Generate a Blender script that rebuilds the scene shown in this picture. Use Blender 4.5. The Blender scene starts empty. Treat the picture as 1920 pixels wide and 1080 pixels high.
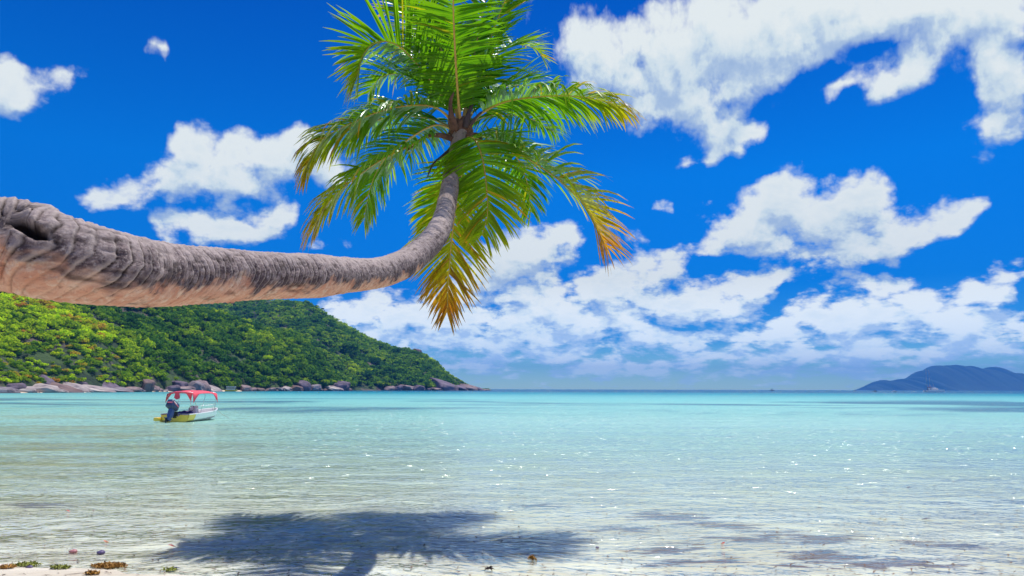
import bpy, bmesh, math, random
import numpy as np
from mathutils import Vector, Matrix, Euler

R = math.radians
scene = bpy.context.scene
col = scene.collection
random.seed(7)
rng = np.random.default_rng(7)

# ------------------------------------------------------------------ camera
FPX = 1280.0                      # 24 mm lens on a 1920 pixel wide frame
CAM = Vector((0.0, 0.0, 2.1))
PITCH = math.atan(189.5 / FPX)
ROLL = R(0.17)
cam_d = bpy.data.cameras.new('camera')
cam_d.lens = 24.0
cam_d.sensor_width = 36.0
cam_d.clip_start = 0.05
cam_d.clip_end = 60000.0
cam = bpy.data.objects.new('camera', cam_d)
col.objects.link(cam)
fwd = Vector((0, math.cos(PITCH), math.sin(PITCH)))
right = Vector((math.cos(ROLL), 0, math.sin(ROLL)))
right = (right - fwd * right.dot(fwd)).normalized()
up = right.cross(fwd).normalized()
m = Matrix((right, up, -fwd)).transposed().to_4x4()
m.translation = CAM
cam.matrix_world = m
scene.camera = cam


def ray(px, py):
    return fwd * FPX + right * (px - 960.0) + up * (540.0 - py)


def P(px, py, depth):
    """world point seen at that pixel at that depth"""
    return CAM + ray(px, py) * (depth / FPX)


def G(px, py, z=0.0):
    """world point at height z seen at that pixel"""
    d = ray(px, py)
    return CAM + d * ((z - CAM.z) / d.z)


# ------------------------------------------------------------------ sun
CROWN = P(863, 250, 12.8)
SHADE = G(685, 1000, 0.0)
sdir = (CROWN - SHADE).normalized()          # towards the sun
SUN_EL = math.asin(sdir.z)
SUN_AZ = math.atan2(sdir.x, sdir.y)          # from +Y towards +X
print('SUN', math.degrees(SUN_EL), math.degrees(SUN_AZ), CROWN, SHADE)
ld = bpy.data.lights.new('sun', 'SUN')
ld.energy = 4.8
ld.angle = R(0.53)
ld.color = (1.0, 0.955, 0.88)
sun = bpy.data.objects.new('sun', ld)
sun.rotation_euler = (-sdir).to_track_quat('-Z', 'Y').to_euler()
sun.location = (0, 0, 50)
col.objects.link(sun)

scene.view_settings.view_transform = 'Standard'
scene.view_settings.look = 'None'
scene.view_settings.exposure = 0.0
scene.view_settings.gamma = 1.0
scene.render.engine = 'CYCLES'
scene.cycles.max_bounces = 8
scene.cycles.transparent_max_bounces = 12
scene.cycles.volume_bounces = 0
scene.cycles.use_denoising = True
scene.cycles.sample_clamp_direct = 40
scene.cycles.sample_clamp_indirect = 6


# ------------------------------------------------------------------ node helpers
class NT:
    def __init__(self, tree):
        self.t = tree
        self.n = tree.nodes
        self.l = tree.links

    def new(self, kind, **kw):
        n = self.n.new(kind)
        for k, v in kw.items():
            setattr(n, k, v)
        return n

    def put(self, sock, v):
        if isinstance(v, bpy.types.NodeSocket):
            self.l.new(v, sock)
        elif v is not None:
            if isinstance(v, (tuple, list)) and sock.type == 'RGBA' and len(v) == 3:
                v = (*v, 1)
            sock.default_value = v

    def math(self, op, a, b=None, c=None, clamp=False):
        n = self.new('ShaderNodeMath', operation=op)
        n.use_clamp = clamp
        self.put(n.inputs[0], a)
        self.put(n.inputs[1], b)
        if c is not None:
            self.put(n.inputs[2], c)
        return n.outputs[0]

    def vmath(self, op, a, b=None, scale=None):
        n = self.new('ShaderNodeVectorMath', operation=op)
        self.put(n.inputs[0], a)
        if b is not None:
            self.put(n.inputs[1], b)
        if scale is not None:
            self.put(n.inputs['Scale'], scale)
        return n.outputs[1] if op in ('LENGTH', 'DOT_PRODUCT', 'DISTANCE') else n.outputs[0]

    def mapr(self, v, a, b, c=0.0, d=1.0, kind='LINEAR'):
        n = self.new('ShaderNodeMapRange', interpolation_type=kind)
        n.clamp = True
        self.put(n.inputs[0], v)
        for i, q in enumerate((a, b, c, d)):
            self.put(n.inputs[i + 1], q)
        return n.outputs[0]

    def mix(self, f, a, b, blend='MIX'):
        n = self.new('ShaderNodeMix', data_type='RGBA', blend_type=blend)
        self.put(n.inputs[0], f)
        self.put(n.inputs[6], a)
        self.put(n.inputs[7], b)
        return n.outputs[2]

    def noise(self, vec, scale, detail=4, rough=0.5, dist=0.0, lac=2.0, kind='FBM'):
        n = self.new('ShaderNodeTexNoise')
        n.noise_type = kind
        self.put(n.inputs['Vector'], vec)
        for k, v in (('Scale', scale), ('Detail', detail), ('Roughness', rough), ('Distortion', dist), ('Lacunarity', lac)):
            self.put(n.inputs[k], v)
        return n.outputs[0]

    def voronoi(self, vec, scale, detail=0, feature='F1', rough=0.5, out=0, smooth=None):
        n = self.new('ShaderNodeTexVoronoi', feature=feature)
        self.put(n.inputs['Vector'], vec)
        n.inputs['Scale'].default_value = scale
        if 'Detail' in n.inputs:
            n.inputs['Detail'].default_value = detail
            n.inputs['Roughness'].default_value = rough
        if smooth is not None and 'Smoothness' in n.inputs:
            n.inputs['Smoothness'].default_value = smooth
        return n.outputs[out]

    def ramp(self, v, stops, interp='LINEAR'):
        n = self.new('ShaderNodeValToRGB')
        n.color_ramp.interpolation = interp
        e = n.color_ramp.elements
        while len(e) < len(stops):
            e.new(0.5)
        for el, (p, c) in zip(e, stops):
            el.position = p
            el.color = (*c, 1) if len(c) == 3 else c
        self.put(n.inputs[0], v)
        return n.outputs[0]

    def scalev(self, vec, s):
        return self.vmath('MULTIPLY', vec, s)

    def sep(self, v):
        n = self.new('ShaderNodeSeparateXYZ')
        self.put(n.inputs[0], v)
        return n.outputs

    def comb(self, x, y, z=0.0):
        n = self.new('ShaderNodeCombineXYZ')
        for i, q in enumerate((x, y, z)):
            self.put(n.inputs[i], q)
        return n.outputs[0]

    def bump(self, h, strength=0.5, dist=0.1, normal=None):
        n = self.new('ShaderNodeBump')
        self.put(n.inputs['Strength'], strength)
        self.put(n.inputs['Distance'], dist)
        self.put(n.inputs['Height'], h)
        if normal is not None:
            self.put(n.inputs['Normal'], normal)
        return n.outputs[0]


def material(name):
    mt = bpy.data.materials.new(name)
    mt.use_nodes = True
    mt.node_tree.nodes.clear()
    t = NT(mt.node_tree)
    out = t.new('ShaderNodeOutputMaterial')
    return mt, t, out


# ------------------------------------------------------------------ world: Nishita sky with cumulus
# cloud banks as px ellipses read off the photograph, turned into directions of the sky
CLOUDS = [  # cx, cy, rx, ry, tilt (deg, up to the right), weight
    (1150, 110, 150, 85, 20, 1), (1290, 80, 190, 110, 15, 1.1), (1300, 175, 190, 75, 12, 1), (1450, 90, 190, 90, 15, 1),
    (1480, 20, 260, 80, 5, 1.1), (1680, 20, 190, 70, 0, 1), (1860, 30, 140, 90, 0, 1), (1730, 110, 120, 60, 30, .9),
    (1880, 130, 90, 100, 0, .9), (1890, 220, 70, 80, 0, .9), (1860, 250, 60, 30, 60, .6), (1345, 235, 60, 60, 0, .8), (1390, 262, 110, 24, 28, .9),
    (1350, 290, 50, 22, 40, .8), (1290, 308, 36, 26, 40, .8), (1250, 384, 34, 20, 30, .7), (1600, 148, 110, 28, 22, .8),
    (1665, 165, 80, 45, 30, .7), (1820, 230, 40, 30, 0, .5), (1005, 20, 30, 60, 0, .55), (1850, 300, 50, 18, 45, .4), (1090, 60, 70, 60, 40, .8),
    (1400, 420, 110, 75, 0, 1), (1490, 405, 110, 85, 0, 1), (1470, 360, 66, 50, 0, 1.1), (1590, 400, 120, 75, 0, 1),
    (1610, 360, 80, 45, 0, 1), (1680, 440, 150, 50, 14, 1), (1770, 410, 95, 42, 16, 1), (1570, 480, 130, 28, 5, 1), (1340, 455, 50, 24, 0, .8),
    (430, 318, 180, 66, 12, 1.15), (560, 290, 120, 60, 10, 1), (300, 350, 150, 42, 14, 1), (205, 368, 80, 28, 0, 1),
    (565, 252, 50, 42, 0, 1), (425, 275, 70, 40, 0, .8), (350, 255, 70, 32, 38, .9), (430, 430, 110, 50, 0, 1), (515, 405, 60, 50, 0, 1),
    (630, 330, 70, 36, 10, .9), (375, 428, 60, 36, 0, .7), (310, 408, 40, 14, 0, .5),
    (20, 170, 90, 75, 0, 1), (110, 158, 80, 30, 8, .9), (0, 130, 50, 40, 0, .9), (288, 86, 34, 22, 0, .75),
    (312, 452, 26, 12, 0, .9), (598, 467, 22, 14, 20, .7), (330, 414, 50, 12, 0, .5), (660, 470, 40, 10, 0, .4),
    (960, 480, 130, 70, 10, 1), (1045, 448, 70, 45, 0, 1), (910, 520, 110, 50, 0, .9), (1190, 450, 50, 12, -15, .5),
    (1130, 540, 150, 55, 22, 1), (1230, 505, 100, 45, 25, 1), (1280, 480, 50, 26, 15, .8), (1050, 530, 60, 40, 0, .9),
    (860, 590, 240, 60, 5, 1), (700, 590, 150, 60, 0, 1), (1010, 600, 190, 70, 10, 1), (1180, 590, 190, 60, 10, 1),
    (1370, 552, 110, 42, 15, 1), (1440, 520, 80, 36, 10, .9), (1310, 570, 130, 50, 0, 1), (1560, 520, 70, 26, 15, .7),
    (1640, 550, 80, 55, 0, 1), (1700, 560, 80, 60, 0, 1), (1600, 600, 180, 55, 10, 1), (1740, 600, 130, 48, 0, 1), (1850, 545, 140, 32, 22, 1),
    (1910, 515, 70, 26, 20, .9), (1480, 600, 150, 40, 5, .9), (1850, 610, 120, 40, 0, .9),
    (1250, 645, 900, 80, 0, .50), (700, 645, 300, 70, 0, .50), (1750, 645, 420, 76, 0, .42), (1250, 690, 1100, 48, 0, .62), (1560, 75, 90, 50, 20, .8), (1400, 130, 120, 60, 15, .7), (1150, 640, 260, 34, 0, .3), (1600, 640, 300, 34, 5, .3), (-300, 640, 700, 80, 0, .9),
    (2300, 400, 200, 120, 0, .9), (2500, 200, 260, 120, 0, .9), (-400, 200, 240, 100, 0, .9), (-700, 420, 300, 90, 0, .9),
    (1700, -200, 500, 140, 0, .9), (300, -300, 300, 120, 0, .8),
]


def azel(px, py):
    d = ray(px, py).normalized()
    return math.atan2(d.x, d.y), math.asin(d.z)


world = bpy.data.worlds.new('World')
scene.world = world
world.use_nodes = True
world.node_tree.nodes.clear()

AZ0, AZ1, NAZ = R(-60), R(60), 129
EL1, NEL = R(36), 33
gaz, gel = np.meshgrid(np.linspace(AZ0, AZ1, NAZ), np.linspace(0, EL1, NEL))
cover = np.ones_like(gaz)
for cx, cy, rx, ry, tilt, wt in CLOUDS:
    a0, e0 = azel(cx, cy)
    ka = abs(azel(cx + 10, cy)[0] - a0) / 10.0
    ke = abs(azel(cx, cy - 10)[1] - e0) / 10.0
    dx, dy = (gaz - a0) / ka, (gel - e0) / ke
    c_, s_ = math.cos(R(tilt)), math.sin(R(tilt))
    q = np.hypot((dx * c_ + dy * s_) / max(rx, 24), (-dx * s_ + dy * c_) / max(ry, 22))
    cover *= 1 - np.clip(np.clip((1.13 - q) / 0.80, 0, 1) * wt, 0, 1)
cover = 1 - cover
grp = None

w = NT(world.node_tree)
wo = w.new('ShaderNodeOutputWorld')
bg = w.new('ShaderNodeBackground')
bg.inputs[1].default_value = 0.1
w.l.new(bg.outputs[0], wo.inputs[0])
tc = w.new('ShaderNodeTexCoord')
dv = tc.outputs['Generated']
s = w.sep(dv)
az = w.math('ARCTAN2', s[0], s[1])
el = w.math('ARCSINE', s[2])
uv = w.comb(az, el, 0.0)
sky = w.new('ShaderNodeTexSky', sky_type='NISHITA')
sky.sun_disc = False
sky.sun_elevation = SUN_EL
sky.sun_rotation = SUN_AZ
sky.altitude = 0
sky.air_density = 1.0
sky.dust_density = 0.3
sky.ozone_density = 3.0




def n2(vec, scale, detail, rough, color=False):
    n = w.new('ShaderNodeTexNoise', noise_dimensions='2D')
    w.put(n.inputs['Vector'], vec)
    n.inputs['Scale'].default_value = scale
    n.inputs['Detail'].default_value = detail
    n.inputs['Roughness'].default_value = rough
    return n.outputs[1 if color else 0]


def v2(vec, scale, detail, rough):
    n = w.new('ShaderNodeTexVoronoi', voronoi_dimensions='2D', feature='F1')
    w.put(n.inputs['Vector'], vec)
    n.inputs['Scale'].default_value = scale
    n.inputs['Detail'].default_value = detail
    n.inputs['Roughness'].default_value = rough
    return n.outputs[0]


warp = w.vmath('SCALE', w.vmath('SUBTRACT', n2(uv, 11.0, 3, 0.55, True), (0.5, 0.5, 0.5)), scale=0.034)
wuv = w.vmath('MULTIPLY', w.vmath('ADD', uv, warp), (1, 1, 0))
we = w.sep(wuv)
azn = w.math('PINGPONG', w.mapr(w.math('ADD', we[0], 0.0), -4 * (AZ1 - AZ0), 4 * (AZ1 - AZ0), -4 + 0.5 - 0.0, 4 + 0.5), 1.0)
eln = w.math('DIVIDE', we[1], EL1, clamp=True)
eln1 = w.math('DIVIDE', w.math('ADD', we[1], 0.034), EL1, clamp=True)


def curves(inp, rows, xs):
    """three profiles over one coordinate in one curve node"""
    n = w.new('ShaderNodeRGBCurve')
    mp = n.mapping
    mp.use_clip = False
    for c in range(3):
        cv = mp.curves[c]
        ys = rows[c]
        while len(cv.points) < len(xs):
            cv.points.new(0.5, 0.5)
        for p, x, y in zip(cv.points, xs, ys):
            p.location = (float(x), float(y))
            p.handle_type = 'VECTOR' if len(xs) < 10 else 'AUTO'
    mp.update()
    cb = w.new('ShaderNodeCombineColor')
    for i in range(3):
        w.put(cb.inputs[i], inp)
    w.put(n.inputs[1], cb.outputs[0])
    return n.outputs[0]


elc = np.linspace(0, 1, NEL)
tot = tot1 = None
for k in range(0, NEL, 3):
    a_ = curves(azn, cover[k:k + 3], np.linspace(0, 1, NAZ))
    xs = [elc[j] for j in range(max(k - 1, 0), min(k + 4, NEL))]
    if xs[0] > 0:
        xs = [0.0] + xs
    if xs[-1] < 1:
        xs = xs + [1.0]
    hat = [[1.0 if abs(x - elc[k + c]) < 1e-6 else 0.0 for x in xs] for c in range(3)]
    t0 = w.vmath('DOT_PRODUCT', a_, curves(eln, hat, xs))
    t1 = w.vmath('DOT_PRODUCT', a_, curves(eln1, hat, xs))
    tot = t0 if tot is None else w.math('ADD', tot, t0)
    tot1 = t1 if tot1 is None else w.math('ADD', tot1, t1)


def lumps(v):
    """cumulus lumps: round cells inside broad fractal noise"""
    e = w.sep(v)
    lv = w.comb(w.math('MULTIPLY', e[0], 2.0), w.math('LOGARITHM', w.math('ADD', w.math('MAXIMUM', e[1], -0.05), 0.13), 2.718))
    puff = w.math('SUBTRACT', 0.42, v2(lv, 13.0, 3, 0.6))
    fb = w.math('MULTIPLY', w.math('SUBTRACT', n2(lv, 9.0, 5, 0.56), 0.5), w.mapr(e[1], 0.06, 0.2, 1.9, 1.0))
    fb2 = w.math('SUBTRACT', n2(v, 36.0, 4, 0.6), 0.5)
    f = w.math('MULTIPLY_ADD', puff, w.mapr(e[1], 0.15, 0.35, 0.44, 0.30), w.math('MULTIPLY', fb, 1.25))
    return w.math('MULTIPLY_ADD', fb2, 0.24, f)


wv1 = w.vmath('ADD', uv, w.vmath('SCALE', warp, scale=0.3))
l0 = lumps(wv1)
l1 = lumps(w.vmath('ADD', wv1, (0.008, 0.022, 0)))
f0 = w.math('MULTIPLY_ADD', tot, 1.3, l0)
f1 = w.math('ADD', tot1, l1)
dens = w.mapr(f0, 0.33, 0.95, 0, 1, 'SMOOTHSTEP')
rel = w.math('ADD', w.math('MULTIPLY', w.math('SUBTRACT', l0, l1), 0.65), w.math('MULTIPLY', w.math('SUBTRACT', tot, tot1), 1.0))
lit = w.mapr(rel, -0.30, 0.32, 0.0, 1.0, 'SMOOTHSTEP')
soft = w.mapr(n2(uv, 5.0, 3, 0.5), 0.38, 0.66, 0.0, 1.0, 'SMOOTHSTEP')
thick = w.mapr(f0, 0.95, 1.65, 0.0, 1.0)
lit = w.math('ADD', w.math('MULTIPLY', lit, 0.72), 0.32)
lit = w.math('SUBTRACT', lit, w.math('MULTIPLY', w.math('MULTIPLY', thick, soft), 0.36), clamp=True)
ccol = w.ramp(lit, [(0.0, (2.2, 3.7, 6.6)), (0.35, (4.2, 5.6, 7.6)), (0.62, (6.6, 7.8, 8.4)), (1.0, (8.4, 9.0, 8.9))])
# air between us and the low clouds
low = w.mapr(el, 0.0, 0.13, 1.0, 0.0, 'SMOOTHSTEP')
ccol = w.mix(w.math('MULTIPLY', low, 0.50), ccol, (3.6, 5.6, 7.2))
low2 = w.mapr(el, 0.0, 0.16, 0.75, 0.0)
ccol = w.vmath('SCALE', ccol, scale=w.math('ADD', low2, 1.0))
tint = w.ramp(w.mapr(el, 0.0, 0.6), [(0.0, (1.2, 1.8, 1.5)), (0.05, (0.70, 1.25, 1.4)), (0.12, (0.10, 0.56, 1.2)), (0.24, (0.0, 0.42, 1.12)), (0.5, (0.0, 0.56, 1.34)), (0.95, (0.0, 0.34, 1.12))])
skyc = w.mix(1.0, sky.outputs[0], tint, 'MULTIPLY')
skyfin = w.mix(w.math('MULTIPLY', dens, w.mapr(el, 0.0, 0.04, 0.5, 0.97)), skyc, ccol)
w.put(bg.inputs[0], skyfin)


# ------------------------------------------------------------------ mesh helpers
def tag(o, label=None, cat=None, group=None, kind=None):
    for k, v in (('label', label), ('category', cat), ('group', group), ('kind', kind)):
        if v:
            o[k] = v
    return o


def empty(name, loc, rz=0.0, label=None, cat=None, group=None):
    o = bpy.data.objects.new(name, None)
    col.objects.link(o)
    o.location = loc
    o.rotation_euler = (0, 0, rz)
    o.empty_display_size = 0.3
    return tag(o, label, cat, group)


def link(name, me, mats=None, parent=None, smooth=False, loc=None):
    o = bpy.data.objects.new(name, me)
    col.objects.link(o)
    for mt in (mats if isinstance(mats, (list, tuple)) else [mats]):
        if mt is not None:
            me.materials.append(mt)
    if smooth and len(me.polygons):
        me.polygons.foreach_set('use_smooth', np.ones(len(me.polygons), bool))
    if parent is not None:
        o.parent = parent
    if loc is not None:
        o.location = loc
    return o


def mesh_np(name, verts, faces, attrs=None, mat_idx=None):
    """verts (n,3), faces (m,k) array, attrs {name: (n,)}"""
    me = bpy.data.meshes.new(name)
    verts = np.asarray(verts, np.float32)
    faces = np.asarray(faces, np.int32)
    me.vertices.add(len(verts))
    me.vertices.foreach_set('co', verts.ravel())
    k = faces.shape[1]
    me.loops.add(faces.size)
    me.loops.foreach_set('vertex_index', faces.ravel())
    me.polygons.add(len(faces))
    me.polygons.foreach_set('loop_start', np.arange(0, faces.size, k, dtype=np.int32))
    me.polygons.foreach_set('loop_total', np.full(len(faces), k, np.int32))
    if mat_idx is not None:
        me.polygons.foreach_set('material_index', np.asarray(mat_idx, np.int32))
    me.update(calc_edges=True)
    for kk, v in (attrs or {}).items():
        at = me.attributes.new(kk, 'FLOAT', 'POINT')
        at.data.foreach_set('value', np.asarray(v, np.float32))
    return me


# numpy gradient-free value noise, smooth and tileless
def vnoise(p, seed=0):
    p = np.asarray(p, np.float64)
    i = np.floor(p).astype(np.int64)
    f = p - i
    f = f * f * f * (f * (f * 6 - 15) + 10)
    out = 0
    for dx in (0, 1):
        for dy in (0, 1):
            for dz in (0, 1):
                h = (i[..., 0] + dx) * 374761393 + (i[..., 1] + dy) * 668265263 + (i[..., 2] + dz) * 2147483647 + seed * 974634777
                h = (h ^ (h >> 13)) * 1274126177
                h = (h ^ (h >> 16)) & 0xFFFFFF
                wgt = (f[..., 0] if dx else 1 - f[..., 0]) * (f[..., 1] if dy else 1 - f[..., 1]) * (f[..., 2] if dz else 1 - f[..., 2])
                out = out + wgt * (h / float(0xFFFFFF))
    return out * 2 - 1


def fbm(p, oct=4, seed=0, gain=0.5):
    p = np.asarray(p, np.float64)
    a, s_, o = 1.0, 0.0, 0
    for k in range(oct):
        o = o + a * vnoise(p * (2.03 ** k) + 17.3 * k, seed + k)
        s_ += a
        a *= gain
    return o / s_


def catmull(pts, n):
    """resample a polyline (list of arrays of any width) smoothly by arc length of its first three columns"""
    p = np.array([list(q) for q in pts], float)
    p = np.vstack([2 * p[0] - p[1], p, 2 * p[-1] - p[-2]])
    out = []
    for i in range(1, len(p) - 2):
        t = np.linspace(0, 1, 24, endpoint=False)[:, None]
        a, b, c, d = p[i - 1], p[i], p[i + 1], p[i + 2]
        out.append(0.5 * (2 * b + (c - a) * t + (2 * a - 5 * b + 4 * c - d) * t ** 2 + (3 * b - a - 3 * c + d) * t ** 3))
    out.append(p[-2][None])
    q = np.vstack(out)
    L = np.r_[0, np.cumsum(np.linalg.norm(np.diff(q[:, :3], axis=0), axis=1))]
    s_ = np.linspace(0, L[-1], n)
    return np.stack([np.interp(s_, L, q[:, k]) for k in range(q.shape[1])], 1), L[-1]


def norm(v):
    return v / np.maximum(np.linalg.norm(v, axis=-1, keepdims=True), 1e-9)


def frames(c, hint=(0, 0, 1)):
    t = norm(np.gradient(c, axis=0))
    h = np.broadcast_to(np.array(hint, float), c.shape)
    n_ = norm(h - t * (h * t).sum(1, keepdims=True))
    return t, n_, np.cross(t, n_)


def tube_np(c, r, seg=10, hint=(0, 0, 1), flat=1.0):
    """closed tube along points c with radii r -> verts, quads"""
    c = np.asarray(c, float)
    r = np.broadcast_to(np.asarray(r, float), (len(c),))
    t, n_, b = frames(c, hint)
    a = np.linspace(0, 2 * np.pi, seg, endpoint=False)
    v = c[:, None] + r[:, None, None] * (np.cos(a)[None, :, None] * b[:, None] + flat * np.sin(a)[None, :, None] * n_[:, None])
    idx = np.arange(len(c) * seg).reshape(len(c), seg)
    j = np.roll(idx, -1, axis=1)
    f = np.stack([idx[:-1], j[:-1], j[1:], idx[1:]], -1).reshape(-1, 4)
    v = v.reshape(-1, 3)
    # caps as degenerate fans of quads
    n0 = len(v)
    v = np.vstack([v, c[0], c[-1]])
    k = np.arange(0, seg, 2)
    cap0 = np.stack([np.full(len(k), n0), idx[0][(k + 2) % seg], idx[0][(k + 1) % seg], idx[0][k]], -1)
    cap1 = np.stack([np.full(len(k), n0 + 1), idx[-1][k], idx[-1][(k + 1) % seg], idx[-1][(k + 2) % seg]], -1)
    return v, np.vstack([f, cap0, cap1])


def join_np(parts):
    vs, fs, n = [], [], 0
    for v, f in parts:
        vs.append(v)
        fs.append(f + n)
        n += len(v)
    return np.vstack(vs), np.vstack(fs)


def tubes(name, paths, mt, parent=None, seg=8):
    v, f = join_np([tube_np(np.array(c, float), r, seg, hint=h) for c, r, h in paths])
    return link(name, mesh_np(name, v, f), mt, parent, smooth=True)


def box_bm(bm, cx, cy, cz, sx, sy, sz, bev=0.0, rot=None):
    r = bmesh.ops.create_cube(bm, size=1.0)
    vs = r['verts']
    bmesh.ops.scale(bm, vec=(sx, sy, sz), verts=vs)
    if bev:
        es = list({e for v in vs for e in v.link_edges})
        rr = bmesh.ops.bevel(bm, geom=es, offset=bev, segments=2, affect='EDGES', profile=0.6)
        vs = list({v for v in rr['verts']} | {v for v in vs if v.is_valid})
    if rot is not None:
        bmesh.ops.rotate(bm, cent=(0, 0, 0), matrix=rot, verts=vs)
    bmesh.ops.translate(bm, vec=(cx, cy, cz), verts=vs)
    return vs


def bm_obj(name, bm, mt, parent=None, smooth=False):
    me = bpy.data.meshes.new(name)
    bmesh.ops.recalc_face_normals(bm, faces=bm.faces)
    bm.to_mesh(me)
    bm.free()
    return link(name, me, mt, parent, smooth)


def principled(name, color, rough=0.5, metal=0.0, bump=None, vary=0.12, nscale=6.0, spec=0.5):
    mt, t, out = material(name)
    b = t.new('ShaderNodeBsdfPrincipled')
    geo = t.new('ShaderNodeTexCoord')
    nz = t.noise(geo.outputs['Object'], nscale, 5, 0.6)
    c = t.mix(t.mapr(nz, 0.3, 0.7), tuple(q * (1 - vary) for q in color), tuple(min(1, q * (1 + vary)) for q in color))
    t.put(b.inputs['Base Color'], c)
    t.put(b.inputs['Roughness'], rough)
    t.put(b.inputs['Metallic'], metal)
    t.put(b.inputs['Specular IOR Level'], spec)
    if bump:
        t.put(b.inputs['Normal'], t.bump(t.noise(geo.outputs['Object'], nscale * 4, 5, 0.6), bump, 0.02))
    t.put(out.inputs[0], b.outputs[0])
    return mt


# ------------------------------------------------------------------ beach and seabed, one sheet to the horizon
def ground_z(x, y):
    x = np.asarray(x, float)
    y = np.asarray(y, float)
    d = y - 7.25 + 0.17 * np.clip(x, -30, 30)        # metres offshore of the wet line
    z = np.where(d < 0, -0.05 * d, -0.018 * d)
    z = np.where(d > 45, -0.81 - 0.03 * (d - 45), z)
    z = np.where(d > 260, -7.1 - 0.05 * (d - 260), z)
    z = np.maximum(z, -40.0)
    und = 0.009 * fbm(np.stack([x * 0.35, y * 0.9, 0 * x], -1), 3, 5) + 0.006 * fbm(np.stack([x * 1.1, y * 3.2, 0 * x], -1), 3, 9)
    return z + und * np.clip(1.4 - np.abs(d) / 30, 0.0, 1)


def grid_mesh(name, xs, ys, zf):
    X, Y = np.meshgrid(xs, ys)
    Z = zf(X, Y)
    idx = np.arange(X.size).reshape(X.shape)
    f = np.stack([idx[:-1, :-1], idx[:-1, 1:], idx[1:, 1:], idx[1:, :-1]], -1).reshape(-1, 4)
    return mesh_np(name, np.stack([X, Y, Z], -1).reshape(-1, 3), f)


def graded(lo, hi, fine, grow, center=0.0, fine_half=12.0):
    out = [center]
    st, p = fine, center
    while p < hi:
        if p - center > fine_half:
            st *= grow
        p += st
        out.append(min(p, hi))
    st, p = fine, center
    while p > lo:
        if center - p > fine_half:
            st *= grow
        p -= st
        out.append(max(p, lo))
    return np.unique(np.array(out))


FAR = 9000.0
gx = graded(-FAR, FAR, 0.16, 1.12, 0, 14)
gy = graded(-400, FAR, 0.12, 1.08, 11, 7)
mt_sand, t, out = material('coral_sand')
geo = t.new('ShaderNodeNewGeometry')
pos = geo.outputs['Position']
ps = t.sep(pos)
b = t.new('ShaderNodeBsdfPrincipled')
n1 = t.noise(t.scalev(pos, (0.5, 1.6, 1)), 1.0, 5, 0.6)
n2_ = t.noise(pos, 38.0, 3, 0.6)
nb = t.noise(t.scalev(pos, (0.55, 1.5, 1.0)), 0.55, 5, 0.62, 0.6)
c = t.mix(t.mapr(n1, 0.35, 0.65), (0.56, 0.49, 0.37), (0.76, 0.70, 0.59))
# olive turf and rubble patches on the bed; further out mostly on the left
olive = t.math('MULTIPLY', t.mapr(nb, 0.44, 0.58, 0, 1, 'SMOOTHSTEP'), t.mapr(ps[1], 11, 22, 0.0, 1.0))
olive = t.math('MULTIPLY', olive, t.mapr(t.math('ADD', ps[0], t.math('MULTIPLY', ps[1], 0.22)), -7, 12, 0.95, 0.3))
c = t.mix(olive, c, (0.46, 0.40, 0.13))
# dark brown patches on the sand close in
wd = t.noise(t.scalev(pos, (0.7, 2.2, 1.0)), 0.8, 6, 0.66, 0.8)
patch_mask = t.math('MULTIPLY', t.mapr(wd, 0.60, 0.68, 0, 1, 'SMOOTHSTEP'), t.mapr(t.math('SUBTRACT', ps[0], 0.0), -2.0, 6.0, 0.0, 0.8))
patch_mask = t.math('MULTIPLY', patch_mask, t.mapr(ps[1], 13, 22, 1.0, 0.0))
wd2 = t.noise(t.scalev(pos, (1.6, 5.0, 1.0)), 1.0, 5, 0.62, 0.6)
for qx, qy, qw, qh in ((1500, 997, 1.3, .6), (1420, 1003, 1.0, .35), (1640, 1045, 1.4, .45), (1560, 1033, 1.0, .35), (1250, 958, 1.0, .6), (1780, 1012, .9, .4), (1160, 985, .8, .5), (1240, 1022, .8, .35), (1350, 975, 1.0, .4), (1300, 1050, .8, .25), (80, 938, 1.0, .4), (1010, 935, .8, .3), (1500, 1060, .8, .12)):
    gq = G(qx, qy, 0)
    mp = t.new('ShaderNodeMapping', vector_type='TEXTURE')
    t.put(mp.inputs['Vector'], t.vmath('ADD', pos, t.vmath('SCALE', t.comb(t.math('SUBTRACT', wd, 0.5), t.math('SUBTRACT', n1, 0.5), 0.0), scale=1.6)))
    mp.inputs['Location'].default_value = gq
    mp.inputs['Scale'].default_value = (qw, qh, 1)
    gr_ = t.new('ShaderNodeTexGradient', gradient_type='SPHERICAL')
    t.put(gr_.inputs[0], mp.outputs[0])
    patch_mask = t.math('MAXIMUM', patch_mask, t.math('MULTIPLY', t.mapr(t.math('ADD', t.math('MULTIPLY', gr_.outputs[1], 0.9), t.math('ADD', t.math('MULTIPLY', t.math('MULTIPLY', t.math('SUBTRACT', wd2, 0.5), 3.4), t.mapr(gr_.outputs[1], 0.0, 0.2)), t.math('MULTIPLY', t.math('SUBTRACT', n2_, 0.5), 0.8))), 0.22, 0.55), 0.92))
c = t.mix(patch_mask, c, (0.09, 0.04, 0.05))
speck = t.mapr(n2_, 0.70, 0.76, 0.0, 0.6)
c = t.mix(speck, c, (0.25, 0.13, 0.09))
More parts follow.
